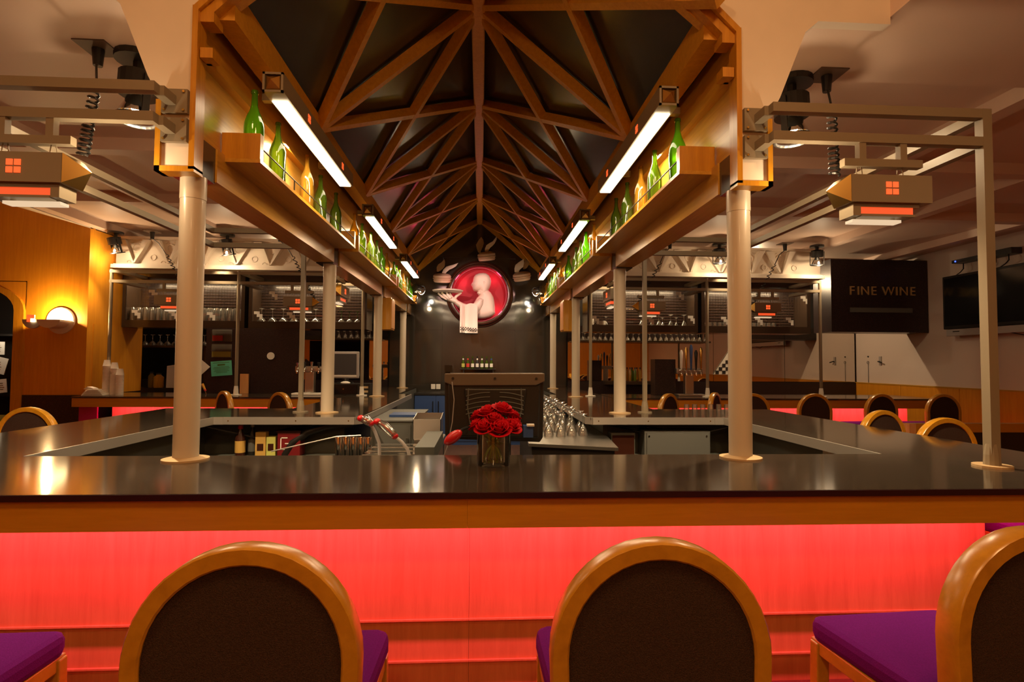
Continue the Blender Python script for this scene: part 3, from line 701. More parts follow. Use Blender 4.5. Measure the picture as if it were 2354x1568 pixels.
lamps = [(1.99, 2.55, 0, 1, 'near right lantern lamp hanging from the front rail, brass end to the left'), (-1.99, 2.55, 0, -1, 'near left lantern lamp hanging from the front rail, brass end to the right'),
  (-4.32, 8.0, 0, -1, 'leftmost lantern lamp over the left back bar, beside the front left column'), (-2.55, 8.0, 0, -1, 'second lantern lamp over the left back bar'),
  (2.55, 8.0, 0, 1, 'inner lantern lamp over the right back bar'), (4.30, 8.0, 0, 1, 'outer lantern lamp over the right back bar'),
  (-1.667, 6.75, pi/2, 1, 'end-on lantern lamp beside the third left column'), (1.667, 6.75, -pi/2, -1, 'end-on lantern lamp beside the third right column')]
for i, (x, y, rz, fl, lab) in enumerate(lamps):
    o = lp if i == 0 else dup(lp)
    o.location = (x, y, 2.66-.0225 if y < 7 else 2.64); k_ = .94; o.scale = (k_*fl if rz == 0 else k_, k_, k_); o.rotation_euler.z = rz
    o['label'] = lab; o['category'] = 'lamp'; o['group'] = 'lantern lamps hung from the rails'
for i, (x, y, e) in enumerate(((1.97, 2.55, 1.5), (-1.97, 2.55, 1.5))):
    light('lantern_glow', 'POINT', (x-(.33 if x > 0 else -.33), y+.02, 2.42), (0, 0, 0), 6, TUNG, .02)
# coiled cords from ceiling plates to the lamps
def cord(p0, p1, n, lab, straight=.35, r=.022):
    p0, p1 = Vector(p0), Vector(p1)
    t = E('coiled_cord', p0, lab, 'cord', 'coiled lamp cords')
    B().box(p0.x-.09, p0.x+.09, p0.y-.09, p0.y+.09, 3.372, 3.379).out('ceiling_plate', 'plate', t)
    B().lathe([(.024, -.10), (.032, 0)], p0, 10).out('strain_relief', 'black', t)
    pm = p0+(p1-p0)*straight + Vector((.015, 0, 0)); pts = [p0+Vector((0, 0, -.09)), (p0+pm)/2+Vector((-.006, 0, 0)), pm]
    N = n*10
    d = p1-pm
    for i in range(N+1):
        f = i/N; a = 2*pi*n*f
        pts.append(pm+d*(f**.8)+Vector((r*math.cos(a), r*math.sin(a), 0)))
    B().tube(pts, .0065, 5).out('coil', 'black', t)
cord((2.20, 3.28, 3.37), (1.80, 2.62, 2.50), 13, 'black coiled cord from ceiling plate to the near right lantern')
cord((-2.20, 3.28, 3.37), (-1.80, 2.62, 2.50), 15, 'black coiled cord from ceiling plate to the near left lantern')
cord((-4.62, 8.02, 3.37), (-4.10, 8.04, 2.46), 14, 'black coiled cord to the leftmost back lantern')
cord((-2.85, 8.02, 3.37), (-2.36, 8.04, 2.46), 14, 'black coiled cord to the second back left lantern')
cord((2.85, 8.02, 3.37), (2.38, 8.04, 2.46), 12, 'black coiled cord to the inner back right lantern')
cord((4.62, 8.02, 3.37), (4.12, 8.04, 2.46), 12, 'black coiled cord to the outer back right lantern')
# spotlights
def spot(loc, aim, sc, lab, rod=True, plate=True):
    loc = Vector(loc); aim = Vector(aim); d = (aim-loc).normalized(); zt = 3.38
    t = E('spotlight', (loc.x, loc.y, zt), lab, 'spotlight', 'black yoke spotlights')
    if plate:
        B().cyl((loc.x, loc.y, zt-.03*sc), .10*sc, .03*sc-.001, 20).out('ceiling_canopy', 'black', t)
        B().cyl((loc.x, loc.y, loc.z+.09*sc), .022*sc, zt-.03*sc-loc.z-.09*sc, 10).out('stem', 'black', t)
    q = d.to_track_quat('-Z', 'Y').to_matrix().to_4x4(); mt = Matrix.Translation(loc) @ q
    B().lathe([(.035*sc, .11*sc), (.085*sc, .10*sc), (.085*sc, .0)], n=18).xf(mt).out('housing', 'black', t)
    for a in (-1, 1): B().box(a*.088*sc, a*.098*sc, -.015*sc, .015*sc, -.12*sc, .08*sc).xf(mt).out('yoke_arm', 'black', t)
    B().tube([(.088*sc*math.cos(2*pi*j/20), .088*sc*math.sin(2*pi*j/20), -.12*sc) for j in range(20)], .009*sc, 6, closed=True).xf(mt).out('front_ring', 'black', t)
    B().lathe([(.02*sc, 0), (.05*sc, -.04*sc), (.078*sc, -.10*sc)], n=18, cap=False).xf(mt).out('reflector', 'chrome', t, smooth=True)
    B().ball((0, 0, -.05*sc), .030*sc).xf(mt).out('bulb', 'bulbE', t)
    return t
spot((-2.02, 3.36, 3.14), (-2.10, 3.25, 0), 1.25, 'near left black spotlight glaring beside the canopy')
spot((2.02, 3.36, 3.14), (2.10, 3.25, 0), 1.25, 'near right black spotlight glaring beside the canopy')
for x, lab in ((-5.17, 'leftmost black spotlight in front of the left frieze'), (-3.62, 'inner black spotlight in front of the left frieze'), (3.64, 'inner black spotlight in front of the right frieze'), (5.17, 'outermost black spotlight in front of the right frieze')):
    spot((x, 8.1, 3.20), (x+.08, 8.25, 2.6), 1.0, lab)
for s in (-1, 1):
    t = spot((s*1.09, 9.90, 2.86), (s*.3, 10.95, 2.7), .9, 'small spotlight on the %s side washing the granite wall' % side(s), plate=False)
    B().tube([(s*1.19, 9.86, 2.6255), (s*1.12, 9.86, 2.6255), (s*1.09, 9.86, 2.75), (s*1.09, 9.86, 2.9)], .012, 8).out('arm', 'black', t)

# ================================================================== WAITER SCULPTURE IN THE ROUND NICHE
wt = E('waiter_sculpture', (NX, 10.9, NZ), 'plaster bald waiter bust in profile with tray and towel in a round red niche', 'sculpture')
B().lathe([(NR, YB-.06), (NR, YB+.28)], (NX, 0, NZ), 48, 'Y', cap=False).out('niche_wall', 'nichered', wt, smooth=True)
B().cyl((NX, YB+.26, NZ), NR+.01, .02, 48, 'Y').out('niche_back', 'nichered', wt)
prof = [(.545, YB-.04), (.545, YB-.10), (.56, YB-.13), (.585, YB-.13), (.59, YB-.11), (.60, YB-.11), (.61, YB-.15), (.64, YB-.16), (.655, YB-.14), (.66, YB-.10), (.70, YB-.09), (.715, YB-.07), (.72, YB-.045)]
prof = [(.55+(r-.545)*.70, y) for r, y in prof]
B().lathe(prof, (NX, 0, NZ), 64, 'Y', cap=False).out('niche_ring', 'bronze', wt, smooth=True)
B().tube([(NX+.535*math.cos(2*pi*j/48), YB+.0, NZ+.535*math.sin(2*pi*j/48)) for j in range(48)], .008, 6, closed=True).out('neon_ring', 'redringE', wt)
def uv(u, v): return (NX+(u-740)*.00141, NZ-(v-950)*.00141)
def relief(poly, y0, depth, res=.012, edge=.10, name='body', mat='cream', back=.03):
    """inflate a closed outline into a rounded solid facing -Y"""
    P = [uv(*p) for p in poly]; n = len(P)
    def inside(x, z):
        c = False; j = n-1
        for i in range(n):
            xi, zi = P[i]; xj, zj = P[j]
            if (zi > z) != (zj > z) and x < (xj-xi)*(z-zi)/(zj-zi)+xi: c = not c
            j = i
        return c
    def near(x, z):
        best = 9; bp = None
        for i in range(n):
            ax, az = P[i]; bx, bz = P[(i+1) % n]; dx, dz = bx-ax, bz-az
            t = max(0, min(1, ((x-ax)*dx+(z-az)*dz)/(dx*dx+dz*dz+1e-12))); px, pz = ax+t*dx, az+t*dz
            d = math.hypot(x-px, z-pz)
            if d < best: best = d; bp = (px, pz)
        return best, bp
    x0, x1 = min(p[0] for p in P), max(p[0] for p in P); z0, z1 = min(p[1] for p in P), max(p[1] for p in P)
    nx, nz = int((x1-x0)/res)+2, int((z1-z0)/res)+2
    idx = {}; vs = []; fs = []
    cell = [[inside(x0+(i+.5)*res, z0+(j+.5)*res) for j in range(nz)] for i in range(nx)]
    def vid(i, j):
        if (i, j) in idx: return idx[(i, j)]
        x, z = x0+i*res, z0+j*res; d, bp = near(x, z)
        full = all(0 <= a < nx and 0 <= c < nz and cell[a][c] for a, c in ((i-1, j-1), (i, j-1), (i-1, j), (i, j)))
        if not full: x, z = bp; h = 0
        else:
            t = min(1, d/edge); h = depth*math.sqrt(max(0, 1-(1-t)**2))
        idx[(i, j)] = len(vs); vs.append((x, y0-h, z)); return idx[(i, j)]
    bnd = {}
    for i in range(nx):
        for j in range(nz):
            if cell[i][j]:
                q = [vid(i, j), vid(i+1, j), vid(i+1, j+1), vid(i, j+1)]; fs.append(tuple(q))
                for a in range(4):
                    e = (q[a], q[(a+1) % 4])
                    if (e[1], e[0]) in bnd: del bnd[(e[1], e[0])]
                    else: bnd[e] = 1
    m = len(vs); vs += [(v[0], y0+back, v[2]) for v in vs]
    fs += [tuple(i+m for i in reversed(f)) for f in fs]
    for a, c in bnd: fs.append((c, a, a+m, c+m))
    b = B(); b.add(vs, fs); return b
torso = [(860,885),(905,930),(935,985),(950,1050),(958,1120),(962,1215),(930,1250),(880,1275),(820,1292),(760,1300),(712,1300),(690,1240),(700,1160),(640,1120),(630,1118),(665,1065),(700,1000),(738,962),(722,950),(712,930),(706,900),(760,860)]
head = [(790,645),(830,650),(868,675),(892,715),(903,765),(896,810),(878,850),(862,880),(856,910),(820,960),(770,990),(742,958),(748,920),(735,900),(722,902),(690,900),(655,893),(642,872),(636,845),(632,830),(616,815),(630,790),(642,768),(645,745),(655,705),(680,672),(730,650)]
relief(torso, YB-.02, .16, edge=.14, back=.16).out('torso', 'cream', wt, smooth=True)
relief(head, YB-.03, .17, res=.010, edge=.13, back=.14).out('head', 'cream', wt, smooth=True)
B().ball((uv(800, 800)[0], YB-.19, uv(800, 800)[1]), .022, .02, .038).out('ear', 'cream', wt, smooth=True)
relief([(700,935),(748,905),(752,950),(735,965),(715,955)], YB-.13, .04, edge=.03).out('bow_tie', 'cream', wt, smooth=True)
upper = [(740,1010),(800,1030),(790,1110),(750,1180),(700,1240),(640,1230),(560,1200),(470,1160),(400,1110),(370,1080),(400,1040),(430,1045),(520,1090),(630,1118),(680,1060)]
relief(upper, YB-.15, .11, edge=.08, back=.12).out('forearm_sleeve', 'cream', wt, smooth=True)
hand = [(430,1040),(470,1090),(400,1100),(340,1075),(280,1050),(235,1010),(250,1000),(290,1010),(330,1010),(370,1020),(400,1010)]
relief(hand, YB-.17, .09, edge=.05, back=.05).out('hand', 'cream', wt, smooth=True)
for a, c, d, yy in (((290, 1035), (215, 1000), (165, 955), .20), ((320, 1030), (255, 990), (215, 950), .24), ((345, 1030), (300, 985), (285, 950), .27), ((380, 1040), (345, 1000), (325, 955), .22), ((375, 1050), (420, 990), (485, 945), .18)):
    pts = [uv(*a), uv(*c), uv(*d)]
    B().tube([(p[0], YB-yy, p[1]) for p in pts], [.032, .026, .018], 8).out('finger', 'cream', wt, smooth=True)
tx, tz = uv(302, 932)
B().lathe([(.28, 0), (.30, .022), (.28, .030), (.24, .022)], (tx, YB-.30, tz-.016), 36).out('tray', 'white', wt, smooth=True)
def towel(u0, u1, v0, v1, y, nm_):
    b = B(); n = 14; m = 12; th = .012
    vs = []
    for j in range(m+1):
        for i in range(n+1):
            f = i/n; g = j/m; p = uv(u0+(u1-u0)*f+(6*g if u1 > 600 else 3*g), v0(f)+(v1-v0(f))*g)
            vs.append((p[0], y-.018*math.sin(f*6+g)-.02*g, p[1]))
    fs = [(j*(n+1)+i, j*(n+1)+i+1, (j+1)*(n+1)+i+1, (j+1)*(n+1)+i) for j in range(m) for i in range(n)]
    k = len(vs); vs2 = vs+[(v[0], v[1]+th, v[2]) for v in vs]; fs2 = fs+[tuple(a+k for a in reversed(f)) for f in fs]
    B().add(vs2, fs2).out(nm_, 'cream', wt, smooth=True)
towel(470, 548, lambda f: 1120, 1505, YB-.27, 'towel_fold'); towel(540, 712, lambda f: 1130-30*math.sin(f*pi), 1512, YB-.31, 'towel')
b = B()
for r in range(3):
    for c in range(14):
        if (r+c) % 2 == 0:
            u = 478+c*17; v = 1425+r*16+(c*1.6); p = uv(u, v); q = uv(u+15, v+14)
            yy = YB-.345 if u > 540 else YB-.30
            b.box(p[0], q[0], yy-.006, yy+.004, q[1], p[1])
T(b.out('checker_band', 'checkb', wt), kind='stuff')
# winged sandwiches on the wall
def burger(u, v, tilt, wings, lab):
    x, z = uv(u, v); t = E('winged_sandwich', (x, YB-.16, z), lab, 'wall sculpture', 'winged sandwich sculptures round the niche')
    mt = Matrix.Translation((x, YB-.20, z)) @ Matrix.Rotation(tilt, 4, 'Y') @ Matrix.Rotation(.22, 4, 'X')
    B().lathe([(.01, -.085), (.15, -.083), (.168, -.06), (.168, -.04), (.16, -.03)], n=26).xf(mt).out('bottom_bun', 'bun', t, smooth=True)
    b = B(); n = 30
    b.lathe([(.165, -.028), (.182, -.018), (.182, -.002), (.165, .006)], n=n)
    b.v = [(q[0]*(1+.03*math.sin(9*math.atan2(q[1], q[0]))), q[1]*(1+.03*math.sin(9*math.atan2(q[1], q[0]))), q[2]) for q in b.v]
    b.xf(mt).out('filling', 'bun', t, smooth=True)
    B().lathe([(.165, .008), (.178, .02), (.172, .05), (.14, .075), (.08, .09), (.001, .094)], n=26).xf(mt).out('top_bun', 'bun', t, smooth=True)
    for pts, mt_, dy in wings:
        P = [uv(*p) for p in pts]
        B().prism(P, 'Y', YB-.20+dy, YB-.175+dy).out('wing', mt_, t, bevel=.006)  # darker wings carry the shade of the unlit side in their colour
burger(218, 745, .03, [([(140,650),(138,590),(160,550),(205,520),(245,475),(255,515),(250,575),(225,610),(190,640),(160,655)], 'tan', .03),
   ([(215,680),(235,630),(275,590),(330,572),(375,560),(440,535),(410,580),(365,610),(320,630),(285,660),(265,685)], 'cream', -.05)], 'plaster sandwich with two wing leaves, left of the red niche')
burger(833, 430, -.12, [([(715,370),(692,310),(684,265),(715,205),(755,150),(785,190),(795,240),(780,295),(755,350),(750,380)], 'tan', .03),
   ([(806,380),(808,330),(828,280),(870,250),(915,225),(945,185),(972,150),(970,195),(945,250),(915,285),(880,315),(860,350),(835,380)], 'cream', -.05)], 'plaster sandwich with two wing leaves, directly above the red niche')
burger(1328, 705, -.16, [([(1225,655),(1222,600),(1235,550),(1275,515),(1320,485),(1352,462),(1356,520),(1345,575),(1310,605),(1290,630),(1285,655)], 'cream', -.05),
   ([(1345,598),(1345,550),(1362,500),(1380,450),(1420,450),(1440,480),(1425,540),(1400,580),(1370,600)], 'tan', .02)], 'plaster sandwich with two wing leaves, right of the red niche')

# centre back: blue cabinet, little shelf with beer bottles, speakers, outlet
t = E('blue_cabinet', (0, 10.6, 0), 'blue low cabinet with black bar handles under the granite wall', 'cabinet')
B().box(-1.19, 1.19, 10.45, 10.94, 0, .93).out('body', 'blue', t)
B().box(-1.20, 1.20, 10.42, 10.94, .932, .965).out('worktop', 'black', t)
for k in range(6):
    x0 = -1.185+.395*k; d = B().box(x0+.004, x0+.39, 10.43, 10.45, .08, .92).out('door', 'blue', t)
    xh = x0+(.34 if k % 2 == 0 else .05)
    h = B().tube([(xh, 10.40, .55), (xh, 10.40, .82)], .009, 8).out('handle', 'black', d); h.location = (0, 0, 0)
t = E('wall_shelf', (0, 10.85, 1.42), 'small dark shelf on the granite wall behind the black monitor', 'shelf')
B().box(-.36, .34, 10.78, 10.945, 1.41, 1.43).out('board', 'black', t)
for x in (-.3, .28): B().box(x, x+.02, 10.80, 10.945, 1.33, 1.41).out('bracket', 'black', t)
for k, (lbl, nek) in enumerate((('yellow', 'paper'), ('red', 'redp'), ('white', 'black'), ('white', 'white'), ('white', 'white'), ('white', 'black'), ('white', 'blue'))):
    x = -.30+.092*k
    t = E('beer_bottle', (x, 10.85, 1.43), 'small beer bottle with a %s label, %s from the left behind the monitor' % (lbl, ORD[k]), 'bottle', 'beer bottles on the wall shelf')
    B().lathe([(.028, 0), (.030, .01), (.030, .12), (.014, .165), (.012, .22), (.014, .225), (.014, .24)], (x, 10.85, 1.43), 12).out('body', 'dgreen' if k != 3 else 'black', t, smooth=True)
    B().lathe([(.031, .03), (.031, .10)], (x, 10.85, 1.43), 12, cap=False).out('label', {'yellow': 'yellow', 'red': 'redp', 'white': 'paper'}[lbl], t)
    B().lathe([(.0155, .17), (.0145, .20)], (x, 10.85, 1.43), 12, cap=False).out('neck_label', nek, t)
for k in range(2):
    x = -.93+.10*k
    t = T(B().box(x, x+.085, 10.935, 10.949, 1.02, 1.12).out('wall_plate', 'paper', bevel=.004), 'square cream wall plate above the blue cabinet, %s of two' % ('left' if k == 0 else 'right'), 'wall plate')

# ================================================================== MONITOR, VASE, ROSES
mo = E('monitor', (.135, 3.5, 0), 'big black monitor seen from behind with moulded vents and cable', 'monitor')
x0, x1, z0, z1 = -.178, .447, 1.05, 1.485
B().prism([(x0+.02, z0+.02), (x1-.02, z0), (x1, z0+.03), (x1+.005, z1-.06), (x1+.003, z1), (x0-.003, z1), (x0-.005, z1-.06), (x0, z0+.05)], 'Y', 3.53, 3.60).out('bezel', 'black', mo, bevel=.006)
B().prism([(x0+.03, z0+.04), (x1-.03, z0+.03), (x1-.02, z1-.06), (x0+.02, z1-.06)], 'Y', 3.49, 3.53).out('rear_shell', 'black', mo, bevel=.012)
B().prism([(x0-.003, z1-.052), (x0+.05, z1-.075), (x1-.05, z1-.07), (x1+.003, z1-.045), (x1+.003, z1+.006), (x0-.003, z1+.002)], 'Y', 3.475, 3.60).out('top_band', plain('brown_grey_plastic', (.13, .095, .065), .5), mo, bevel=.006)
for x in (x0+.05, .135, x1-.05): B().cyl((x, 3.468, z1-.028), .008, .01, 10, 'Y').out('screw', 'black', mo)
B().prism([(x0+.14, z0+.18), (x1-.13, z0+.18), (x1-.11, z1-.09), (x0+.12, z1-.09)], 'Y', 3.465, 3.49).out('centre_boss', 'black', mo, bevel=.01)
for k in range(5):
    for sg in (-1, 1):
        b = B().tube([(.135+sg*(.03+.03*j), 3.462, z1-.115-.028*k-(.0025*j*j*.4)) for j in range(6)], .0035, 5); b.out('vent_rib', 'greybox', mo)
for sg in (-1, 1):
    b = B().tube([(.135+sg*(.165), 3.466, z1-.09), (.135+sg*.17, 3.466, z0+.22), (.135+sg*.15, 3.468, z0+.12)], .005, 6).out('shell_ridge', 'greybox', mo)
    B().cyl((.135+sg*.10, 3.455, z0+.13), .045, .02, 12, 'Y').out('hinge_cover', 'greybox', mo)
B().box(.04, .24, 3.50, 3.62, .60, 1.10).out('stand_neck', 'black', mo)
B().box(-.25, .55, 3.38, 3.80, .0, .90).out('stand_cabinet', 'well', mo)
B().box(-.12, .39, 3.42, 3.72, .90, .93).out('stand_foot', 'black', mo)
B().tube([(x0+.045, 3.46, z1-.05), (x0+.06, 3.45, z1-.16), (x0+.05, 3.45, z1-.3), (x0+.02, 3.46, z0-.02), (x0-.03, 3.5, .90)], .003, 5).out('cable', 'silver', mo)
B().box(x0-.005, x0+.045, 3.50, 3.56, z1+.01, z1+.055).box(x0+.0, x0+.03, 3.52, 3.55, z1, z1+.012).out('camera_head', 'black', mo)
B().box(.33, .375, 3.36, 3.40, 1.17, 1.182).out('card_reader_lip', 'white', mo)
B().box(.31, .37, 3.38, 3.46, 1.10, 1.17).out('card_reader', 'blue', mo)
va = E('glass_vase', (.11, 2.67, 1.07), 'clear cylinder glass vase half full of water on the front bar top', 'vase')
vx, vy = .11, 2.66; vz = 1.071
B().lathe([(.001, .002), (.076, 0), (.079, .01), (.079, .168), (.079, .172), (.073, .172), (.073, .018), (.001, .016)], (vx, vy, vz), 40, cap=False).out('glass_wall', 'vaseg', va, smooth=True)
B().lathe([(.072, .019), (.072, .115)], (vx, vy, vz), 32).out('water', 'water', va, smooth=True)
def rose_head(t, c, r, tilt, mat='red', name='bloom'):
    """whorls of overlapping curled petals round a tight bud"""
    c = Vector(c); base = Matrix.Translation(c) @ Matrix.Rotation(tilt[0], 4, 'X') @ Matrix.Rotation(tilt[1], 4, 'Y')
    for ring_, (n, rad, hgt, open_, w_) in enumerate(((5, .95, .55, .55, .95), (5, .72, .72, .30, .85), (4, .48, .82, .12, .75), (3, .26, .86, .0, .7))):
        for k in range(n):
            a0 = 2*pi*k/n + ring_*.6; vs = []; nu, nv = 7, 5
            for j in range(nv):
                g = j/(nv-1)
                for i in range(nu):
                    f = i/(nu-1)-.5; a = a0+f*w_*2*pi/n*1.5
                    rr_ = r*(rad*(.35+.65*g**.7) + open_*.30*g*g*(1-2*abs(f)**2))
                    zz = r*(-.55+hgt*1.25*g*(1-.25*(2*abs(f))**3) - open_*.35*g**4)
                    vs.append((rr_*math.cos(a), rr_*math.sin(a), zz))
            fs = [(j*nu+i, j*nu+i+1, (j+1)*nu+i+1, (j+1)*nu+i) for j in range(nv-1) for i in range(nu-1)]
            o = B().add(vs, fs).xf(base).out('petal', mat, t, smooth=True)
            for md in list(o.modifiers): o.modifiers.remove(md)
            md = o.modifiers.new('thick', 'SOLIDIFY'); md.thickness = .0015
    B().ball((0, 0, -r*.1), r*.20, r*.20, r*.62, 10, 6).xf(base).out('bud', mat, t, smooth=True)
rs = [(-.085, -.02, .195, .043, -.2, -.6), (-.045, -.07, .19, .050, .55, -.25), (.025, -.085, .185, .056, .65, 0), (.085, -.05, .19, .050, .5, .4), (-.03, .0, .255, .052, .25, -.2),
      (.045, .01, .268, .054, .2, .25), (.105, .0, .20, .046, .2, .8), (-.075, .03, .235, .045, -.3, -.5), (.09, .03, .235, .046, -.3, .4), (.0, -.05, .225, .044, .5, .05)]
rn = ['leftmost low bloom', 'lower left bloom facing out', 'large centre bloom facing out', 'lower right bloom facing out', 'upper left bloom', 'topmost bloom', 'rightmost bloom', 'upper left bloom at the back', 'upper right bloom at the back', 'small bloom in the middle']
for k, (dx, dy_, dz, r, tx_, ty_) in enumerate(rs):
    t = E('red_rose', (vx+dx, vy+dy_, vz+dz), 'red rose in the vase, %s' % rn[k], 'rose', 'red roses in the vase')
    rose_head(t, (vx+dx, vy+dy_, vz+dz), r, (tx_, ty_))
    B().tube([(vx+dx*.9, vy+dy_*.9, vz+dz-r*.5), (vx+dx*.3, vy+dy_*.3, vz+.13), (vx-dx*.25, vy-dy_*.25, vz+.07), (vx-dx*.5, vy-dy_*.5, vz+.022)], .0035, 6).out('stem', 'stem', t)
    for q in range(2):
        a = random.uniform(0, 6.28); lx, ly = vx+dx*.3, vy+dy_*.3; zz = vz+.12-.03*q
        b = B().add([(lx, ly, zz), (lx+.014*math.cos(a+1), ly+.014*math.sin(a+1), zz+.016), (lx+.035*math.cos(a), ly+.035*math.sin(a), zz+.02), (lx+.014*math.cos(a-1), ly+.014*math.sin(a-1), zz+.016)], [(0,1,2),(0,2,3)])
        b.out('leaf', 'stem', t)
t = E('red_rose', (-.10, 3.05, 1.10), 'single red bloom lying low, left of the vase in front of the monitor', 'rose')
t['label'] = 'red pouch hanging low, left of the vase in front of the monitor'; t['category'] = 'pouch'; t.name = 'red_pouch'; OFF['red_pouch'] = Vector((-.10, 3.05, 1.10))
b = B().ball((-.11, 3.2, 1.125), .052, .04, .042, 14, 8); b.v = [(v[0]+.25*(v[2]-1.125), v[1], v[2]+.35*(v[0]+.11)) for v in b.v]; b.out('body', 'redflood', t, smooth=True)
B().tube([(-.08, 3.2, 1.155), (-.06, 3.3, 1.16), (-.02, 3.44, 1.16)], .008, 6).out('strap', 'black', t)

# ================================================================== BAR STOOLS
def stool():
    t = E('bar_stool', (0, 0, 0))
    # backrest stands at y=-.24, seat centre 0,0 ; faces +y
    n = 22; hw, zs_, rise = .238, .93, .245; yb = -.245
    def ring(h, e, y):
        pts = [(h*.93, y, .62), (h*.98, y, .78)]
        pts += [((h)*math.cos(pi*k/n), y, zs_+(rise+e)*math.sin(pi*k/n)) for k in range(n+1)]
        pts += [(-h*.98, y, .78), (-h*.93, y, .62)]
        return pts
    prof = [(-.004, 0), (0, .006), (0, .048), (-.005, .062), (-.018, .068), (-.034, .060), (-.038, .048), (-.038, .004), (-.034, 0)]   # radial offset, depth
    rings = []
    for dr_, dy_ in prof: rings.append(ring(hw+dr_, dr_, yb+dy_))
    m = len(rings); L = len(rings[0]); vs = [p for R in rings for p in R]; fs = []
    for i in range(m):
        j = (i+1) % m
        for k in range(L-1): fs.append((i*L+k, i*L+k+1, j*L+k+1, j*L+k))
    B().add(vs, fs).out('back_frame', 'stool', t, smooth=True)
    P = ring(hw-.034, -.034, 0)
    P2 = [(p[0], p[2]) for p in P]
    B().prism(P2, 'Y', yb+.008, yb+.036).out('back_panel', 'fabric', t)
    sx = .232
    pts = [(-sx+.02, -.215), (sx-.02, -.215), (sx+.005, .25), (sx-.02, .285), (-sx+.02, .285), (-sx-.005, .25)]
    B().prism(pts, 'Z', .695, .762).out('seat', 'purple', t, bevel=.022)
    B().prism([(-sx+.012, -.21), (sx-.012, -.21), (sx-.006, .275), (-sx+.006, .275)], 'Z', .655, .697).out('seat_apron', 'stool', t, bevel=.004)
    for s in (-1, 1):
        B().beam((s*.210, .255, .69), (s*.215, .270, .0), .042, .036, (0, 1, 0)).out('leg', 'stool', t, bevel=.004)
        B().beam((s*.222, -.225, .80), (s*.225, -.27, .0), .036, .036, (0, 1, 0)).out('leg', 'stool', t, bevel=.004)
        B().beam((s*.212, .262, .30), (s*.224, -.25, .30), .022, .03).out('side_stretcher', 'stool', t)
    B().beam((-.21, .265, .25), (.21, .265, .25), .022, .034).out('foot_rail', 'stool', t)
    B().beam((-.22, -.25, .34), (.22, -.25, .34), .022, .03).out('rear_stretcher', 'stool', t)
    return t
sp = stool()
ST = [(-.445, 1.42, .03, 'nearest bar stool left of centre at the front of the island bar'), (.445, 1.42, -.03, 'nearest bar stool right of centre at the front of the island bar'),
      (1.345, 1.47, .07, 'bar stool at the front right, back cut by the right frame edge'), (-1.385, 1.45, .03, 'bar stool at the front left with only its purple seat in view'),
      (2.98, 2.62, pi/2+.1, 'bar stool behind the bar corner at far right, purple seat corner showing'),
      (3.44, 4.09, .04, 'bar stool on the right wing, nearer of the two oak arches'), (3.40, 4.72, .22, 'bar stool on the right wing, farther of the two oak arches'),
      (-3.56, 4.86, -.04, 'single bar stool on the left wing in front of the granite band'),
      (-2.27, 7.09, -.69, 'bar stool behind the left inner bar arm, larger arch'), (-3.02, 7.30, -.8, 'bar stool behind the left inner bar arm, smaller arch'),
      (2.30, 7.1, .75, 'bar stool behind the right inner bar arm, taller arch'), (3.0, 7.35, .9, 'bar stool behind the right inner bar arm, smaller arch'),
      (3.58, 7.25, .05, 'bar stool at the right back bar, half hidden by the front right column'), (4.42, 7.25, .05, 'bar stool at the right back bar, first right of the front right column'),
      (5.32, 7.25, .1, 'bar stool at the right back bar, second from the right end'), (6.20, 7.25, .0, 'rightmost bar stool at the right back bar')]
for i, (x, y, rz, lab) in enumerate(ST):
    o = sp if i == 0 else dup(sp)
    if abs(rz) > 1: rz = rz   # seats face the counter
    o.location = (x, y, 0); o.rotation_euler.z = rz
    o['label'] = lab; o['category'] = 'bar stool'; o['group'] = 'round-backed bar stools'

# ================================================================== LOW DIVIDER AND TABLE AT RIGHT
t = E('low_divider', (5.6, 5.6, 0), 'low oak-capped divider with black panel behind the right wing stools', 'divider')
B().box(4.49, 4.56, 5.5, 5.6, 0, .95).out('end_post', 'maple', t)
B().box(4.56, 7.4, 5.5, 5.6, .86, .95).out('cap_rail', 'oakh', t)
B().box(4.56, 7.4, 5.52, 5.58, 0, .86).out('panel', 'black', t)

# ================================================================== RIGHT SIDE: WINE BOX, TV, RECEIVER, DOOR HARDWARE
t = E('wine_cabinet', (6.95, 9.4, 2.12), 'black granite-faced box reading FINE WINE hung from the ceiling', 'cabinet')
B().box(6.05, 7.79, 9.13, 9.62, 2.12, 3.375).out('body', 'granband', t)
B().box(6.05, 7.79, 9.11, 9.13, 2.12, 3.375).out('front_panel', 'granband', t)
B().box(6.38, 7.50, 9.10, 9.112, 2.46, 2.54).out('slot_bar', 'greybox', t)
for word, x_ in (('FINE', 6.36), ('WINE', 6.99)):
    for k, ch in enumerate(word):
        cu = bpy.data.curves.new('letter', 'FONT'); cu.body = ch; cu.size = .215; cu.extrude = .010; cu.align_x = 'CENTER'
        to = bpy.data.objects.new('tmp', cu); COL.objects.link(to); dg = bpy.context.evaluated_depsgraph_get()
        me = bpy.data.meshes.new_from_object(to.evaluated_get(dg)); bpy.data.objects.remove(to); bpy.data.curves.remove(cu)
        lt = bpy.data.objects.new('letter', me); COL.objects.link(lt); me.materials.clear(); me.materials.append(M['letter'])
        wds = {'F': 0, 'I': .115, 'N': .235, 'E': .39} if word == 'FINE' else {'W': 0.02, 'I': .175, 'N': .30, 'E': .46}
        lt.parent = t; lt.location = (x_+.05+wds[ch]-6.95, 9.095-9.4, 2.76-2.12); lt.rotation_euler = (pi/2, 0, 0)
tv = E('television', (7.7, 7.4, 2.1), 'large black flat television on the right wall with a silver speaker bar', 'television')
B().box(7.60, 7.68, 6.30, 8.59, 2.14, 3.0).out('bezel', 'black', tv, bevel=.01)
B().box(7.595, 7.60, 6.34, 8.55, 2.19, 2.96).out('screen', 'screen', tv)
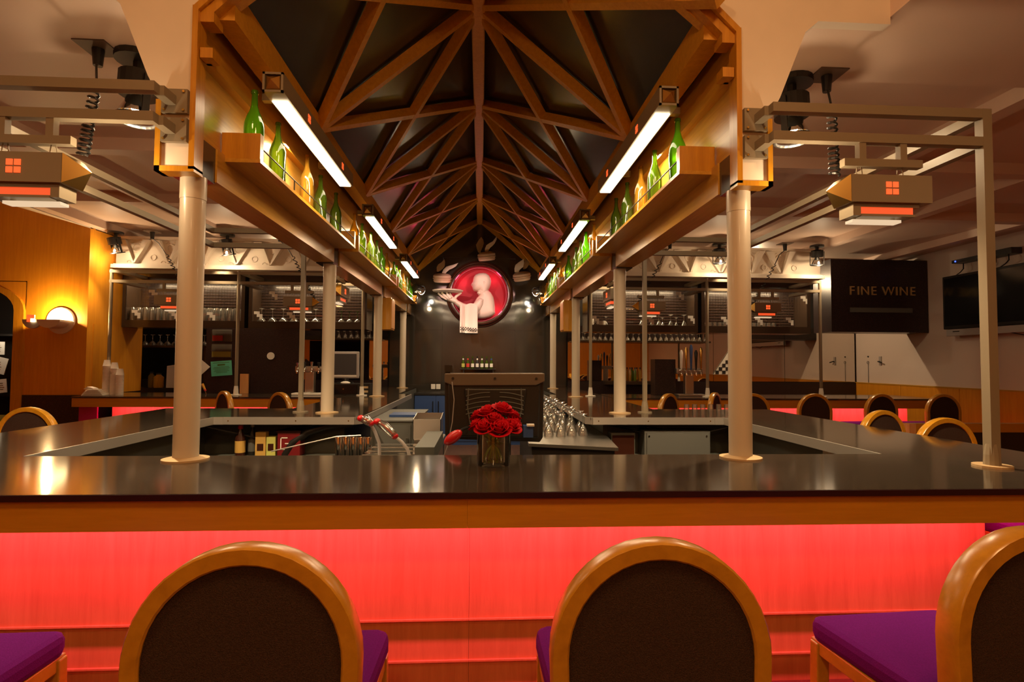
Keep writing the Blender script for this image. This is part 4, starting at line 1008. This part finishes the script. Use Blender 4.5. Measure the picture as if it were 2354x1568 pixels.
B().box(7.61, 7.67, 6.36, 8.55, 2.03, 2.135).out('speaker_bar', 'silver', tv, bevel=.006)
B().box(7.605, 7.61, 8.30, 8.42, 2.09, 2.105).out('badge', 'black', tv)
B().box(7.68, 7.80, 7.1, 7.8, 2.3, 2.8).out('wall_mount', 'black', tv)
B().tube([(7.64, 7.5, 2.04), (7.66, 7.3, 1.99), (7.64, 7.1, 2.03)], .008, 6).out('cable', 'black', tv)
rc = E('media_box', (7.7, 7.9, 3.15), 'small black media box with a blue light on a wall shelf above the television', 'electronics')
B().box(7.60, 7.79, 7.9, 8.40, 3.19, 3.24).out('shelf', 'black', rc)
B().box(7.62, 7.78, 7.42, 7.95, 3.17, 3.26).out('box', 'black', rc)
B().cyl((7.593, 8.33, 3.215), .012, .01, 10, 'X').out('led', 'blueE', rc)
for y in (7.5, 7.7, 7.85, 8.25):
    B().tube([(7.66, y, 3.17), (7.63, y-.03, 3.08), (7.66, y+.06, 3.04), (7.66, y+.15, 3.0)], .008, 6).out('cable', 'black', rc)
t = E('door_handle_set', (7.77, 10.3, 1.6), 'lever handle, keyhole and hanging key cord on the pale right wall', 'door hardware')
B().box(7.78, 7.80, 10.25, 10.31, 1.55, 1.72).out('back_plate', 'silver', t)
B().tube([(7.78, 10.28, 1.62), (7.74, 10.28, 1.62), (7.74, 10.18, 1.60)], .012, 8).out('lever', 'black', t)
B().cyl((7.785, 10.62, 1.72), .015, .012, 10, 'X').out('keyhole', 'black', t)
B().tube([(7.785, 10.62+.025*math.cos(a/8*2*pi), 1.60+.03*math.sin(a/8*2*pi)) for a in range(8)], .004, 5, closed=True).out('cord_ring', 'black', t)
B().tube([(7.79, 10.62, 1.57), (7.79, 10.62, .9)], .004, 5).out('cord', 'black', t)
t = E('checkered_pennant', (4.95, 10.93, 1.35), 'black and white checkered wedge beside the front right column', 'pennant')  # mirror reflection built as a solid wedge before the glass
B().prism([(4.76, 1.34), (5.30, 1.34), (5.30, 1.98), (5.20, 1.98)], 'Y', 10.94, 10.955).out('cloth', 'white', t)
b = B()
for r in range(9):
    for c in range(8):
        x = 4.80+.07*c; z = 1.35+.07*r
        if (r+c) % 2 == 0 and x > 4.76+(z-1.30)*.70 and x < 5.25: b.box(x, x+.068, 10.934, 10.941, z, z+.068)
T(b.out('check', 'checkb', t), kind='stuff')

# sconce
sc = E('wall_sconce', (-5.75, 7.8, 2.1), 'round wall lamp of overlapping discs glowing on the orange wall', 'wall lamp')
cx, cz = -5.72, 2.09
B().cyl((cx, 7.876, cz), .185, .024, 40, 'Y').out('back_disc', 'bun', sc, bevel=.004)
n = 24
B().prism([(cx+.172*math.cos(pi*k/n), cz+.172*math.sin(pi*k/n)) for k in range(n+1)], 'Y', 7.866, 7.876).out('glow_face', 'sconE', sc)
B().prism([(cx+.15*math.cos(pi+pi*k/n)-.01, cz+.15*math.sin(pi+pi*k/n)*.75) for k in range(n+1)], 'Y', 7.68, 7.866).out('half_bowl', 'bun', sc)
B().prism([(cx-.235+.125*math.cos(pi+pi*k/n), cz+.12*math.sin(pi+pi*k/n)) for k in range(n+1)], 'Y', 7.70, 7.73).out('front_half_disc', 'silver', sc)
b = B()
for a in (0, 1):
    for c in (0, 1): B().box(cx-.285+a*.05, cx-.24+a*.05, 7.68, 7.70, cz-.035+c*.05, cz+.01+c*.05).out('red_pane', 'redE' if (a, c) != (1, 0) else 'sconE', sc)
B().tube([(cx-.235, 7.72, cz-.02), (cx-.1, 7.80, cz-.02)], .012, 6).out('arm', 'silver', sc)

# ================================================================== GLASSWARE
def g_pint(): # upside down
    t = E('pint_glass', (0, 0, 0)); B().lathe([(.040, 0), (.036, .10), (.029, .19), (.026, .195), (.001, .195)], n=12, cap=False).out('bowl', 'clear', t, smooth=True)
    B().cyl((0, 0, .172), .027, .022, 12).out('thick_base', 'clear', t); return t
def g_stem(mat='clear', h=.20, rb=.062, stemmat=None, rf=.036):
    t = E('stem_glass', (0, 0, 0)); B().lathe([(rb, 0), (rb*.92, .03), (rb*.55, .065), (.006, .085)], n=14, cap=False).out('bowl', mat, t, smooth=True)
    B().lathe([(.006, .085), (.0045, .12), (.006, h-.015), (rf, h-.003), (rf, h)], n=12, cap=False).out('stem', stemmat or mat, t, smooth=True); return t
def g_tumbler(): t = E('tumbler', (0, 0, 0)); B().lathe([(.036, 0), (.033, .075), (.032, .088), (.001, .088)], n=12, cap=False).out('bowl', 'clear', t, smooth=True); return t
PG, SG, GG, TG, WG = g_pint(), g_stem(), g_stem('clear', .19, .058, 'leaf'), g_tumbler(), g_stem('clear', .165, .038)
fresh = {id(o): True for o in (PG, SG, GG, TG, WG)}
def put(o, x, y, z, lab, cat, grp, sc=1):
    if fresh[id(o)]: fresh[id(o)] = False; c = o
    else: c = dup(o)
    c.location = (x, y, z); c.scale = (sc,)*3; c.rotation_euler.z = random.uniform(0, 6)
    T(c, lab, cat, grp); return c
for r, (y, rn_) in enumerate(((8.70, 'front'), (8.82, 'back'))):
    for k in range(18):
        x = -5.27+.096*k
        if x > -3.66: continue
        put(PG, x, y, 2.141, 'upturned pint glass in the far left cabinet, %s row, %s from the left' % (rn_, ORD[k]), 'glass', 'pint glasses in the far left cabinet', 1.12)
for k in range(7):
    put(SG, -3.36+.165*k, 8.74, 2.141, 'upturned wide stem glass in the inner left cabinet, %s from the left' % ORD[k], 'glass', 'stem glasses in the inner left cabinet', 1.15)
for k in range(3):
    put(GG, -2.14+.125*k, 8.74, 2.141, 'upturned green-stemmed glass in the inner left cabinet, %s of three' % ORD[k], 'glass', 'green-stemmed glasses in the inner left cabinet', 1.05)
for k in range(15):
    put(TG, 3.66+.082*k, 8.71, 2.141, 'short tumbler in the far right cabinet, %s from the left' % ORD[k], 'glass', 'tumblers in the far right cabinet')
for k, (x, y) in enumerate(((2.22, 8.72), (2.32, 8.8), (2.05, 8.74), (2.62, 8.72), (2.80, 8.76), (2.90, 8.70), (3.0, 8.82), (3.10, 8.72), (3.22, 8.8), (3.32, 8.72))):
    put(WG, x, y, 2.141, 'upturned small wine glass in the inner right cabinet, %s from the left' % ORD[(2, 3, 1, 4, 5, 6, 7, 8, 9, 10)[k]-1], 'glass', 'wine glasses in the inner right cabinet', 1.25 if k % 2 else 1.0)
for k, (x, lab) in enumerate(((1.80, 'tall white china cup at the left end of the inner right cabinet'), (1.97, 'wide white china cup in the inner right cabinet'))):
    t = E('china_cup', (x, 8.72, 2.141), lab, 'cup'); h = .12 if k == 0 else .09; r = .045 if k == 0 else .065
    B().lathe([(r*.8, 0), (r, .02), (r, h), (r-.006, h), (r-.006, .015), (.001, .015)], (x, 8.72, 2.141), 18, cap=False).out('cup_body', 'white', t, smooth=True)
    B().tube([(x+r*.95, 8.72, 2.141+h*.75), (x+r+.025, 8.72, 2.141+h*.6), (x+r*.95, 8.72, 2.141+h*.3)], .006, 6).out('cup_handle', 'white', t)
# mirror shelves and glasses stand in for the cabinet reflection; plus the passage shelf
for s, x0, x1, z, nn, yy in ((1, 1.86, 4.6, 2.0, 24, 10.78), (-1, -3.0, -1.9, 2.0, 9, 10.78), (-1, -6.1, -4.5, 1.80, 13, 9.5)):
    nmx = ('right mirror' if s > 0 else 'left mirror') if yy > 10 else 'passage beside the cup stacks'
    t = E('bar_shelf', ((x0+x1)/2, yy, z), 'dark narrow glassware shelf at the %s' % nmx, 'shelf')
    B().box(x0, x1, yy-.10, yy+.12, z-.035, z-.002).out('board', 'darkwood', t)
    for x in (x0+.05, x1-.05): B().box(x-.012, x+.012, yy-.05, yy+.10, z-.035 if yy > 10 else 1.1, z+.3 if yy > 10 else z-.035).out('support', 'darkwood', t)
    if yy > 10: B().box(x0, x1, yy+.10, yy+.21, z-.03, z-.01).out('wall_cleat', 'darkwood', t)
    else: B().box(x0, x1, yy-.1, yy+.2, .0, 1.10).out('lower_ledge', 'darkwood', t); B().box(x0+.3, x0+.34, yy, yy+.04, 1.10, 1.765).out('support', 'alu', t)
    for k in range(nn):
        put(WG if yy > 10 else SG, x0+.08+(x1-x0-.16)*k/(nn-1), yy, z, 'upturned shelf glass at the %s, %s from the left' % (nmx, ORD[k]), 'glass', 'glasses on the shelf at the %s' % nmx, 1.0 if yy > 10 else .9)
# drainboard with upturned glasses
db = E('drainboard', (.8, 6.3, 0), 'stainless drainboard on a dark base along the right side of the well', 'counter')
B().prism([(.44, 4.50), (1.12, 4.26), (1.185, 4.9), (1.185, 8.3), (.62, 8.3)], 'Z', .875, .90).out('steel_top', 'steel', db)
B().prism([(.47, 4.53), (1.10, 4.30), (1.18, 4.95), (1.18, 8.28), (.64, 8.28)], 'Z', 0, .875).out('base', 'soot', db)
i = 0
for r in range(9):
    for c in range(4):
        x, y = .66+.105*c+.02*(r % 2), 4.95+.30*r+random.uniform(-.03, .03)
        put(WG, x, y, .901, 'upturned stem glass on the drainboard, %s row, %s from the left' % (ORD[r], ORD[c]), 'glass', 'glasses on the drainboard', 1.2)
# things standing on the back bar, left
T(B().box(-4.05, -2.64, 8.46, 8.50, 1.071, 2.045).out('granite_screen', 'granband'), 'dark granite screen panel standing on the left back bar', 'panel')
T(B().cyl((-3.10, 8.447, 1.63), .055, .010, 28, 'Y').out('round_disc', 'paper'), 'round cream disc on the dark granite screen', 'disc')
for x0, z0, x1, z1, m_, lab, m2 in ((-3.96, 1.84, -3.67, 2.02, 'pane', 'clear wall pocket holding a red card on the granite screen', 'redp'), (-3.96, 1.60, -3.67, 1.80, 'pane', 'clear wall pocket with yellow-green card on the granite screen', 'yellow')):
    t = E('wall_pocket', ((x0+x1)/2, 8.45, z0), lab, 'pocket')
    B().box(x0, x1, 8.447, 8.452, z0, z1).out('backing', 'greybox', t)
    B().box(x0+.01, x0+(.16 if m2 == 'redp' else .28), 8.437, 8.442, z0+.01, z0+.09).out('card', m2, t)
    B().box(x0, x1, 8.428, 8.431, z0, z1-.02).out('front_pane', 'pane', t)
t = E('notice', (-3.8, 8.44, 1.35), 'teal printed notice taped slightly tilted on the granite screen', 'paper')
rt = Matrix.Translation((-3.81, 8.445, 1.44)) @ Matrix.Rotation(-.08, 4, 'Y')
B().box(-.15, .15, -.003, .003, -.11, .11).xf(rt).out('sheet', 'teal', t)
for k, (w_, hh, z) in enumerate(((.12, .007, .085), (.055, .022, .052), (.11, .006, .02), (.12, .006, 0), (.10, .006, -.02), (.11, .006, -.04), (.08, .006, -.06))):
    B().box(-w_, w_, -.0045, -.003, z-hh/2, z+hh/2).xf(rt).out('text_line', 'leaf', t)
T(B().prism([(-4.16, 1.62), (-3.97, 1.46), (-4.14, 1.30), (-4.22, 1.45)], 'Y', 8.43, 8.436).out('paper_sheet', 'paper'), 'white sheet hanging askew beside the teal notice', 'paper')
T(B().box(-3.52, -3.40, 8.40, 8.43, 1.071, 1.36).out('wood_board', 'maple'), 'small upright oak board at the foot of the granite screen', 'board')
t = E('bar_tool', (-3.92, 8.15, 1.071), 'red and wooden handled corkscrew lying on the left back bar', 'tool')
B().tube([(-3.94, 8.15, 1.22), (-3.90, 8.15, 1.14)], [.022, .015], 8).out('handle', 'oak', t); B().tube([(-3.90, 8.15, 1.14), (-3.89, 8.15, 1.12)], .016, 8).out('collar', 'redflood', t)
B().tube([(-3.89, 8.15, 1.12), (-3.88, 8.15, 1.072)], .006, 6).out('shaft', 'chrome', t)
# foam cup stacks
cup = E('foam_cup', (0, 0, 0)); B().lathe([(.047, 0), (.049, .004), (.047, .008), (.034, .088), (.001, .088)], n=20, cap=False).out('cup_body', 'napkin', cup, smooth=True)
cf = True
for (x, y, n_, nm_) in ((-5.13, 7.95, 24, 'tallest stack'), (-5.015, 7.93, 22, 'middle stack'), (-4.92, 7.90, 17, 'shortest stack')):
    for k in range(n_):
        c = cup if cf else dup(cup); cf = False
        c.location = (x, y, 1.071+.0172*k)
        T(c, 'white foam cup in the %s on the back bar, %s from the bottom' % (nm_, ORD[k]), 'cup', 'stacked foam cups on the left back bar')
t = E('napkin_pile', (-5.25, 7.85, 1.071), 'loose pile of white napkins at the left end of the back bar', 'napkins')
for k in range(6):
    a = .05*k; B().box(-.14+.01*k, .14-.02*k, -.09, .09, .014*k, .014*k+.010).xf(Matrix.Translation((-5.19, 7.85, 1.072)) @ Matrix.Rotation(a, 4, 'Z')).out('napkin', 'napkin', t)
B().prism([(-5.33, 1.155), (-5.28, 1.19), (-5.20, 1.165), (-5.2, 1.157)], 'Y', 7.80, 7.9).out('napkin', 'napkin', t)
# small things on the passage ledge
def simple_jar(x, y, z, r, h, m_, lab, cat, cap='black', name='jar'):
    t = E(name, (x, y, z), lab, cat); B().lathe([(r*.9, 0), (r, .02), (r, h*.72), (r*.5, h*.86), (r*.45, h*.9)], (x, y, z), 16).out('body', m_, t, smooth=True)
    B().cyl((x, y, z+h*.9), r*.5, h*.1, 14).out('cap', cap, t); return t
simple_jar(-5.42, 9.5, 1.101, .05, .26, 'amber', 'brown glass bottle on the passage ledge behind the cups', 'bottle', name='glass_jug')
simple_jar(-5.28, 9.46, 1.101, .075, .24, 'oak', 'copper-brown jug on the passage ledge behind the cups', 'jug', name='jug')
t = E('paper_bag', (-5.08, 9.48, 1.101), 'tall white paper bag with a crimped top on the passage ledge', 'bag')
B().add([(-5.15, 9.44, 1.101), (-5.02, 9.44, 1.101), (-5.02, 9.52, 1.101), (-5.15, 9.52, 1.101), (-5.16, 9.47, 1.46), (-4.97, 9.47, 1.49), (-4.97, 9.49, 1.49), (-5.16, 9.49, 1.46)], [(0,3,2,1),(4,5,6,7),(0,1,5,4),(1,2,6,5),(2,3,7,6),(3,0,4,7)]).out('bag_body', 'napkin', t)
B().box(-5.15, -4.98, 9.462, 9.466, 1.42, 1.44).out('fold', 'paper', t)
t = E('yellow_flower', (-4.72, 9.45, 1.101), 'pale yellow flower in a small cup on the passage ledge', 'flower')
B().lathe([(.03, 0), (.035, .06)], (-4.72, 9.45, 1.101), 12, cap=False).out('cup', 'white', t)
for k in range(8):
    a = 2*pi*k/8; B().ball((-4.72+.03*math.cos(a), 9.45+.02*math.sin(a), 1.20+.015*math.sin(3*a)), .022, .012, .035, 8, 6).out('petal', 'yellow', t, smooth=True)
T(B().box(-4.86, -4.79, 9.5, 9.55, 1.36, 1.45).box(-4.85, -4.80, 9.51, 9.54, 1.101, 1.36).out('white_carton', 'napkin'), 'small white carton standing tall on the passage ledge', 'carton')
# point-of-sale screen on the left arm
t = E('desktop_monitor', (-1.93, 8.25, 1.07), 'grey boxy computer monitor on a black drawer unit by the second left column', 'monitor')
B().box(-2.16, -1.55, 8.05, 8.45, 1.071, 1.235).out('drawer_unit', 'black', t)
B().box(-2.13, -1.72, 8.042, 8.05, 1.09, 1.22).out('drawer_front', 'blackgl', t); B().cyl((-1.92, 8.034, 1.16), .01, .01, 10, 'Y').out('lock', 'chrome', t)
B().box(-1.69, -1.57, 8.042, 8.05, 1.11, 1.14).box(-1.69, -1.57, 8.042, 8.05, 1.17, 1.2).out('tray_slot', 'flange', t)
B().box(-2.14, -1.73, 8.16, 8.20, 1.31, 1.70).out('bezel', 'silver', t, bevel=.01)
B().prism([(-2.10, 1.34), (-1.77, 1.34), (-1.80, 1.66), (-2.07, 1.66)], 'Y', 8.2, 8.42).out('rear_housing', 'greybox', t)
B().box(-2.105, -1.765, 8.150, 8.162, 1.365, 1.665).out('screen', 'crt', t)
B().box(-2.11, -1.76, 8.148, 8.162, 1.335, 1.352).out('chin_strip', 'white', t)
B().lathe([(.13, 0), (.11, .02), (.05, .035), (.045, .08)], (-1.935, 8.22, 1.236), 20).out('stand', 'black', t, smooth=True)
t = T(B().ball((-1.90, 8.08, 1.245), .07, .03, .025, 14, 8).out('mouse', 'white', smooth=True), 'white rounded mouse in front of the boxy monitor', 'mouse')
def tap_tower(x, y, n_, cols, lab, hh):
    t = E('tap_tower', (x, y, 1.07), lab, 'beer tap')
    B().box(x-.21, x+.21, y-.14, y+.06, 1.071, 1.10).out('drip_tray', 'white' if x < 0 else 'steel', t, bevel=.004)
    B().box(x-.065, x+.065, y-.02, y+.08, 1.10, 1.40).out('column', 'steel', t, bevel=.008)
    B().box(x-.20, x+.20, y-.03, y+.06, 1.40, 1.485).out('head', 'steel', t, bevel=.01)
    for k in range(n_):
        xx = x-.15+.30*k/(n_-1)
        tp = B().tube([(xx, y-.03, 1.45), (xx, y-.09, 1.45), (xx, y-.10, 1.43), (xx, y-.10, 1.38)], .013, 8).out('faucet', 'chrome', t, smooth=True)
        B().ball((xx, y-.07, 1.455), .02, .02, .02, 8, 6).out('shank_nut', 'chrome', t, smooth=True)
        h = hh*(1+.15*(k % 3)); m_ = cols[k % len(cols)]
        B().lathe([(.008, 1.46), (.014, 1.49), (.020, 1.49+h*.5), (.026, 1.49+h*.85), (.012, 1.49+h)], (xx, y-.085, 0), 10).out('tap_handle', m_, t, smooth=True)
tap_tower(-2.42, 8.12, 4, ['chrome', 'black'], 'stainless T-shaped beer tap with short faucets on the left back bar', .05)
tap_tower(3.18, 8.15, 5, ['white', 'brass', 'blue', 'black', 'brass'], 'stainless T-shaped beer tap with tall coloured handles on the right back bar', .27)
T(B().box(2.70, 3.02, 8.28, 8.5, 1.071, 1.62).out('granite_block', 'granband'), 'black granite block beside the beer tap on the right back bar', 'panel')
for k in range(6):
    put(TG, 2.18+.085*k, 5.62, 1.0705, 'tumbler behind the slim post right of the second right column, %s from left' % ORD[k], 'glass', 'tumblers on the rear right bar top', .75)
for k in range(3):
    put(TG, -1.72+.09*k, 6.3, 1.0705, 'upturned tumbler beside the second left column, %s of three' % ORD[k], 'glass', 'tumblers on the left arm', .85)
# small warm bottles on the right back bar
for k in range(6):
    m_ = ['amber', 'dgreen', 'amber', 'amber', 'dgreen', 'amber'][k]
    simple_jar(2.72+.10*k, 10.86, 1.2001, .03, .27, m_, 'liquor bottle in front of the right mirror, %s from the left' % ORD[k], 'bottle', name='liquor_bottle')['group'] = 'liquor bottles at the right mirror'
T(B().box(2.5, 3.6, 10.78, 10.945, 1.13, 1.199).out('bottle_ledge', 'darkwood'), 'dark ledge under the liquor bottles at the right mirror', 'shelf')

# ================================================================== INSIDE THE WELL
def bottle_simple(x, y, z, r, h, m_, lab, lm, capm): 
    t = E('sauce_bottle', (x, y, z), lab, 'bottle')
    B().lathe([(r, 0), (r, h*.6), (r*.45, h*.78), (r*.4, h*.9)], (x, y, z), 16).out('body', m_, t, smooth=True)
    B().lathe([(r+.001, h*.12), (r+.001, h*.5)], (x, y, z), 16, cap=False).out('label', lm, t)
    B().cyl((x, y, z+h*.88), r*.5, h*.12, 12).out('cap', capm, t)
ZS = .7205
bottle_simple(-2.06, 5.0, ZS, .042, .27, 'bronze', 'red-brown sauce bottle with a gold label under the rear bar top', 'skin', 'redflood')
bottle_simple(-1.98, 5.06, ZS, .035, .28, 'black', 'dark tall bottle with a pale cap under the rear bar top', 'greybox', 'silver')
for x, w_, h_, m_, lab in ((-1.88, .09, .21, 'skin', 'mustard-coloured carton under the rear bar top'), (-1.79, .08, .17, 'yellow', 'yellow carton under the rear bar top')):
    t = E('carton', (x, 5.02, ZS), lab, 'carton'); B().box(x-w_/2, x+w_/2, 4.98, 5.06, ZS, ZS+h_).out('box', m_, t, bevel=.004); B().box(x-w_*.3, x+w_*.3, 4.977, 4.98, ZS+.05, ZS+.11).out('label', 'bronze', t)
t = E('red_tin', (-1.62, 5.02, ZS), 'dark red square tin with a pale mark under the rear bar top', 'tin')
B().box(-1.73, -1.53, 4.96, 5.1, ZS, ZS+.21).out('body', plain('dark_red_tin', (.16, .01, .012), .4), t, bevel=.01); B().box(-1.735, -1.525, 4.955, 5.105, ZS+.21, ZS+.225).out('lid', 'bronze', t)
for a in ((-1.70, -1.64, .16, .168), (-1.70, -1.64, .06, .068), (-1.70, -1.692, .06, .168), (-1.66, -1.62, .11, .118)): B().box(a[0], a[1], 4.957, 4.96, ZS+a[2], ZS+a[3]).out('mark', 'paper', t)
t = E('drain_hose', (-1.4, 5.0, .6), 'thick black hose curving up under the rear bar top', 'hose')
B().tube([(-1.69, 4.98, .60), (-1.66, 4.98, .74), (-1.60, 4.98, .84), (-1.48, 5.0, .93), (-1.33, 5.02, .98), (-1.1, 5.05, 1.0)], .035, 12).out('hose', 'black', t, smooth=True)
B().cyl((-1.69, 4.98, .0), .045, .6, 14).out('standpipe', 'black', t)
t = E('rack', (-1.15, 4.8, .6), 'thin steel rod rack over the shakers', 'rack')
B().tube([(-1.7, 4.75, .80), (-1.15, 4.7, .93), (-.95, 4.7, .94)], .006, 6).out('rod', 'alu', t)
B().box(-1.20, -.85, 4.4, 4.85, 0, .70).out('rack_base', 'well', t)
for k in range(5):
    x = -1.14+.062*k; t = E('steel_shaker', (x, 4.72, .701), 'tall stainless shaker in the left of the well, %s from the left' % ORD[k], 'shaker', 'stainless shakers in the well')
    B().lathe([(.024, 0), (.030, .22), (.028, .225), (.001, .225)], (x, 4.72, .701), 16, cap=False).out('cup', 'chrome', t, smooth=True)
t = E('ice_unit', (-.6, 4.3, 0), 'stainless ice and speed-rail unit in the left of the well', 'counter')
B().box(-.86, -.28, 3.7, 4.9, .0, .84).out('cabinet', 'steel', t)
B().box(-.86, -.28, 3.66, 3.98, .84, .885).out('front_deck', 'steel', t, bevel=.004)
for k in range(4): B().box(-.84, -.30, 4.04+.2*k, 4.14+.2*k, .845, .858).out('deck_slat', 'chrome', t)
B().box(-.42, -.28, 3.98, 4.9, .84, .95).out('side_riser', 'well', t)
t = E('equipment_cabinet', (-.8, 6.2, 0), 'dark steel equipment cabinet behind the soda hoses', 'cabinet')
B().box(-.97, -.56, 5.2, 6.4, 0, 1.0).out('body', 'well', t); B().box(-.98, -.55, 5.19, 6.41, 1.0, 1.012).out('top', 'greybox', t)
B().box(-.93, -.60, 5.19, 5.2, .45, .97).out('door', 'greybox', t); B().box(-.64, -.62, 5.17, 5.19, .6, .85).out('handle', 'chrome', t)
T(B().box(-.85, -.58, 5.5, 5.8, 1.013, 1.035).out('magazine', 'blue'), 'folded blue and red brochure lying on the dark equipment cabinet', 'brochure')
t = E('steel_bin', (-.5, 5.0, .83), 'pale open steel bin standing on a stainless stand', 'bin')
B().box(-.56, -.31, 5.02, 5.03, .86, 1.04).out('front', 'alu', t); B().prism([(5.02, .86), (5.35, .86), (5.35, 1.075), (5.02, 1.04)], 'X', -.56, -.555).out('side', 'steel', t)
B().prism([(5.02, .86), (5.35, .86), (5.35, 1.075), (5.02, 1.04)], 'X', -.315, -.31).out('side', 'steel', t); B().box(-.56, -.31, 5.34, 5.35, .86, 1.07).out('rear', 'steel', t)
B().box(-.545, -.29, 5.0, 5.4, .80, .86).out('stand_top', 'steel', t); B().box(-.53, -.30, 5.05, 5.38, 0, .80).out('stand', 'soot', t)
for k, (pts, hp, lab) in enumerate((([(-.74, 3.98, 1.13), (-.70, 3.98, 1.06), (-.67, 3.98, .98), (-.665, 3.98, .89)], [(-.80, 3.98, 1.155), (-.76, 3.98, 1.145), (-.73, 3.98, 1.12)], 'short soda gun with red fittings hanging on the bar corner'),
   ([(-.55, 3.9, 1.04), (-.50, 3.9, 1.0), (-.46, 3.9, .95), (-.44, 3.9, .886)], [(-.67, 3.9, 1.14), (-.62, 3.9, 1.11), (-.55, 3.9, 1.04)], 'long soda gun with clear red-banded handle and grey hose'))):
    t = E('soda_gun', pts[0], lab, 'soda gun')
    B().tube(pts, .012, 8).out('hose', 'silver', t, smooth=True); B().tube(hp, [.022, .034, .026], 10).out('handle', 'clear', t, smooth=True)
    B().tube([(p[0], p[1], p[2]) for p in hp], .008, 6).out('core', 'redflood', t)
    for p in (hp[0], hp[2]): B().ball(p, .027, .027, .024, 12, 6).out('red_band', 'redflood', t, smooth=True)
t = E('control_box', (1.83, 5.0, .5), 'slate grey metal box hung under the rear bar top on the right', 'box')
B().box(1.53, 2.14, 4.94, 5.14, .55, .945).out('body', 'greybox', t, bevel=.005); B().box(1.55, 2.12, 4.93, 4.94, .57, .925).out('cover', 'greybox', t)
for x in (1.57, 2.10): B().cyl((x, 4.924, .90), .008, .008, 8, 'Y').out('screw', 'chrome', t)
B().box(1.60, 1.64, 5.1, 5.16, .94, 1.04).out('hanger', 'greybox', t)
t = E('cabinet', (1.35, 5.05, 0), 'low brown-grey cabinet between the drainboard and the slate box', 'cabinet'); B().box(1.24, 1.46, 5.0, 5.15, 0, .92).out('body', 'well', t); B().box(1.25, 1.45, 4.99, 5.0, .1, .9).out('door', 'bronze', t)
t = E('outlet_cover', (2.43, 4.1, .85), 'cream outlet cover on the inner side of the right wing', 'outlet'); B().box(2.432, 2.44, 3.62, 3.74, .82, .96).out('plate', 'paper', t); B().box(2.428, 2.432, 3.66, 3.70, .88, .92).out('socket', 'greybox', t)
t = E('well_ledge', (.9, 3.1, 0), 'steel ledge along the inner side of the front bar', 'counter'); B().box(-2.2, 2.2, 2.922, 3.18, .84, .865).out('top', 'steel', t); B().box(-2.2, 2.2, 2.93, 3.1, 0, .84).out('base', 'soot', t)
for k, (x, w_, y, z) in enumerate(((.66, .34, 3.08, .866), (.72, .18, 3.10, .880))):
    T(B().box(x-w_/2, x+w_/2, y-.08, y+.10, z, z+.012).out('paper_stack', 'napkin'), ['wide stack of paper slips on the ledge inside the front bar', 'narrow pad on top of the paper slips inside the front bar'][k], 'paper')
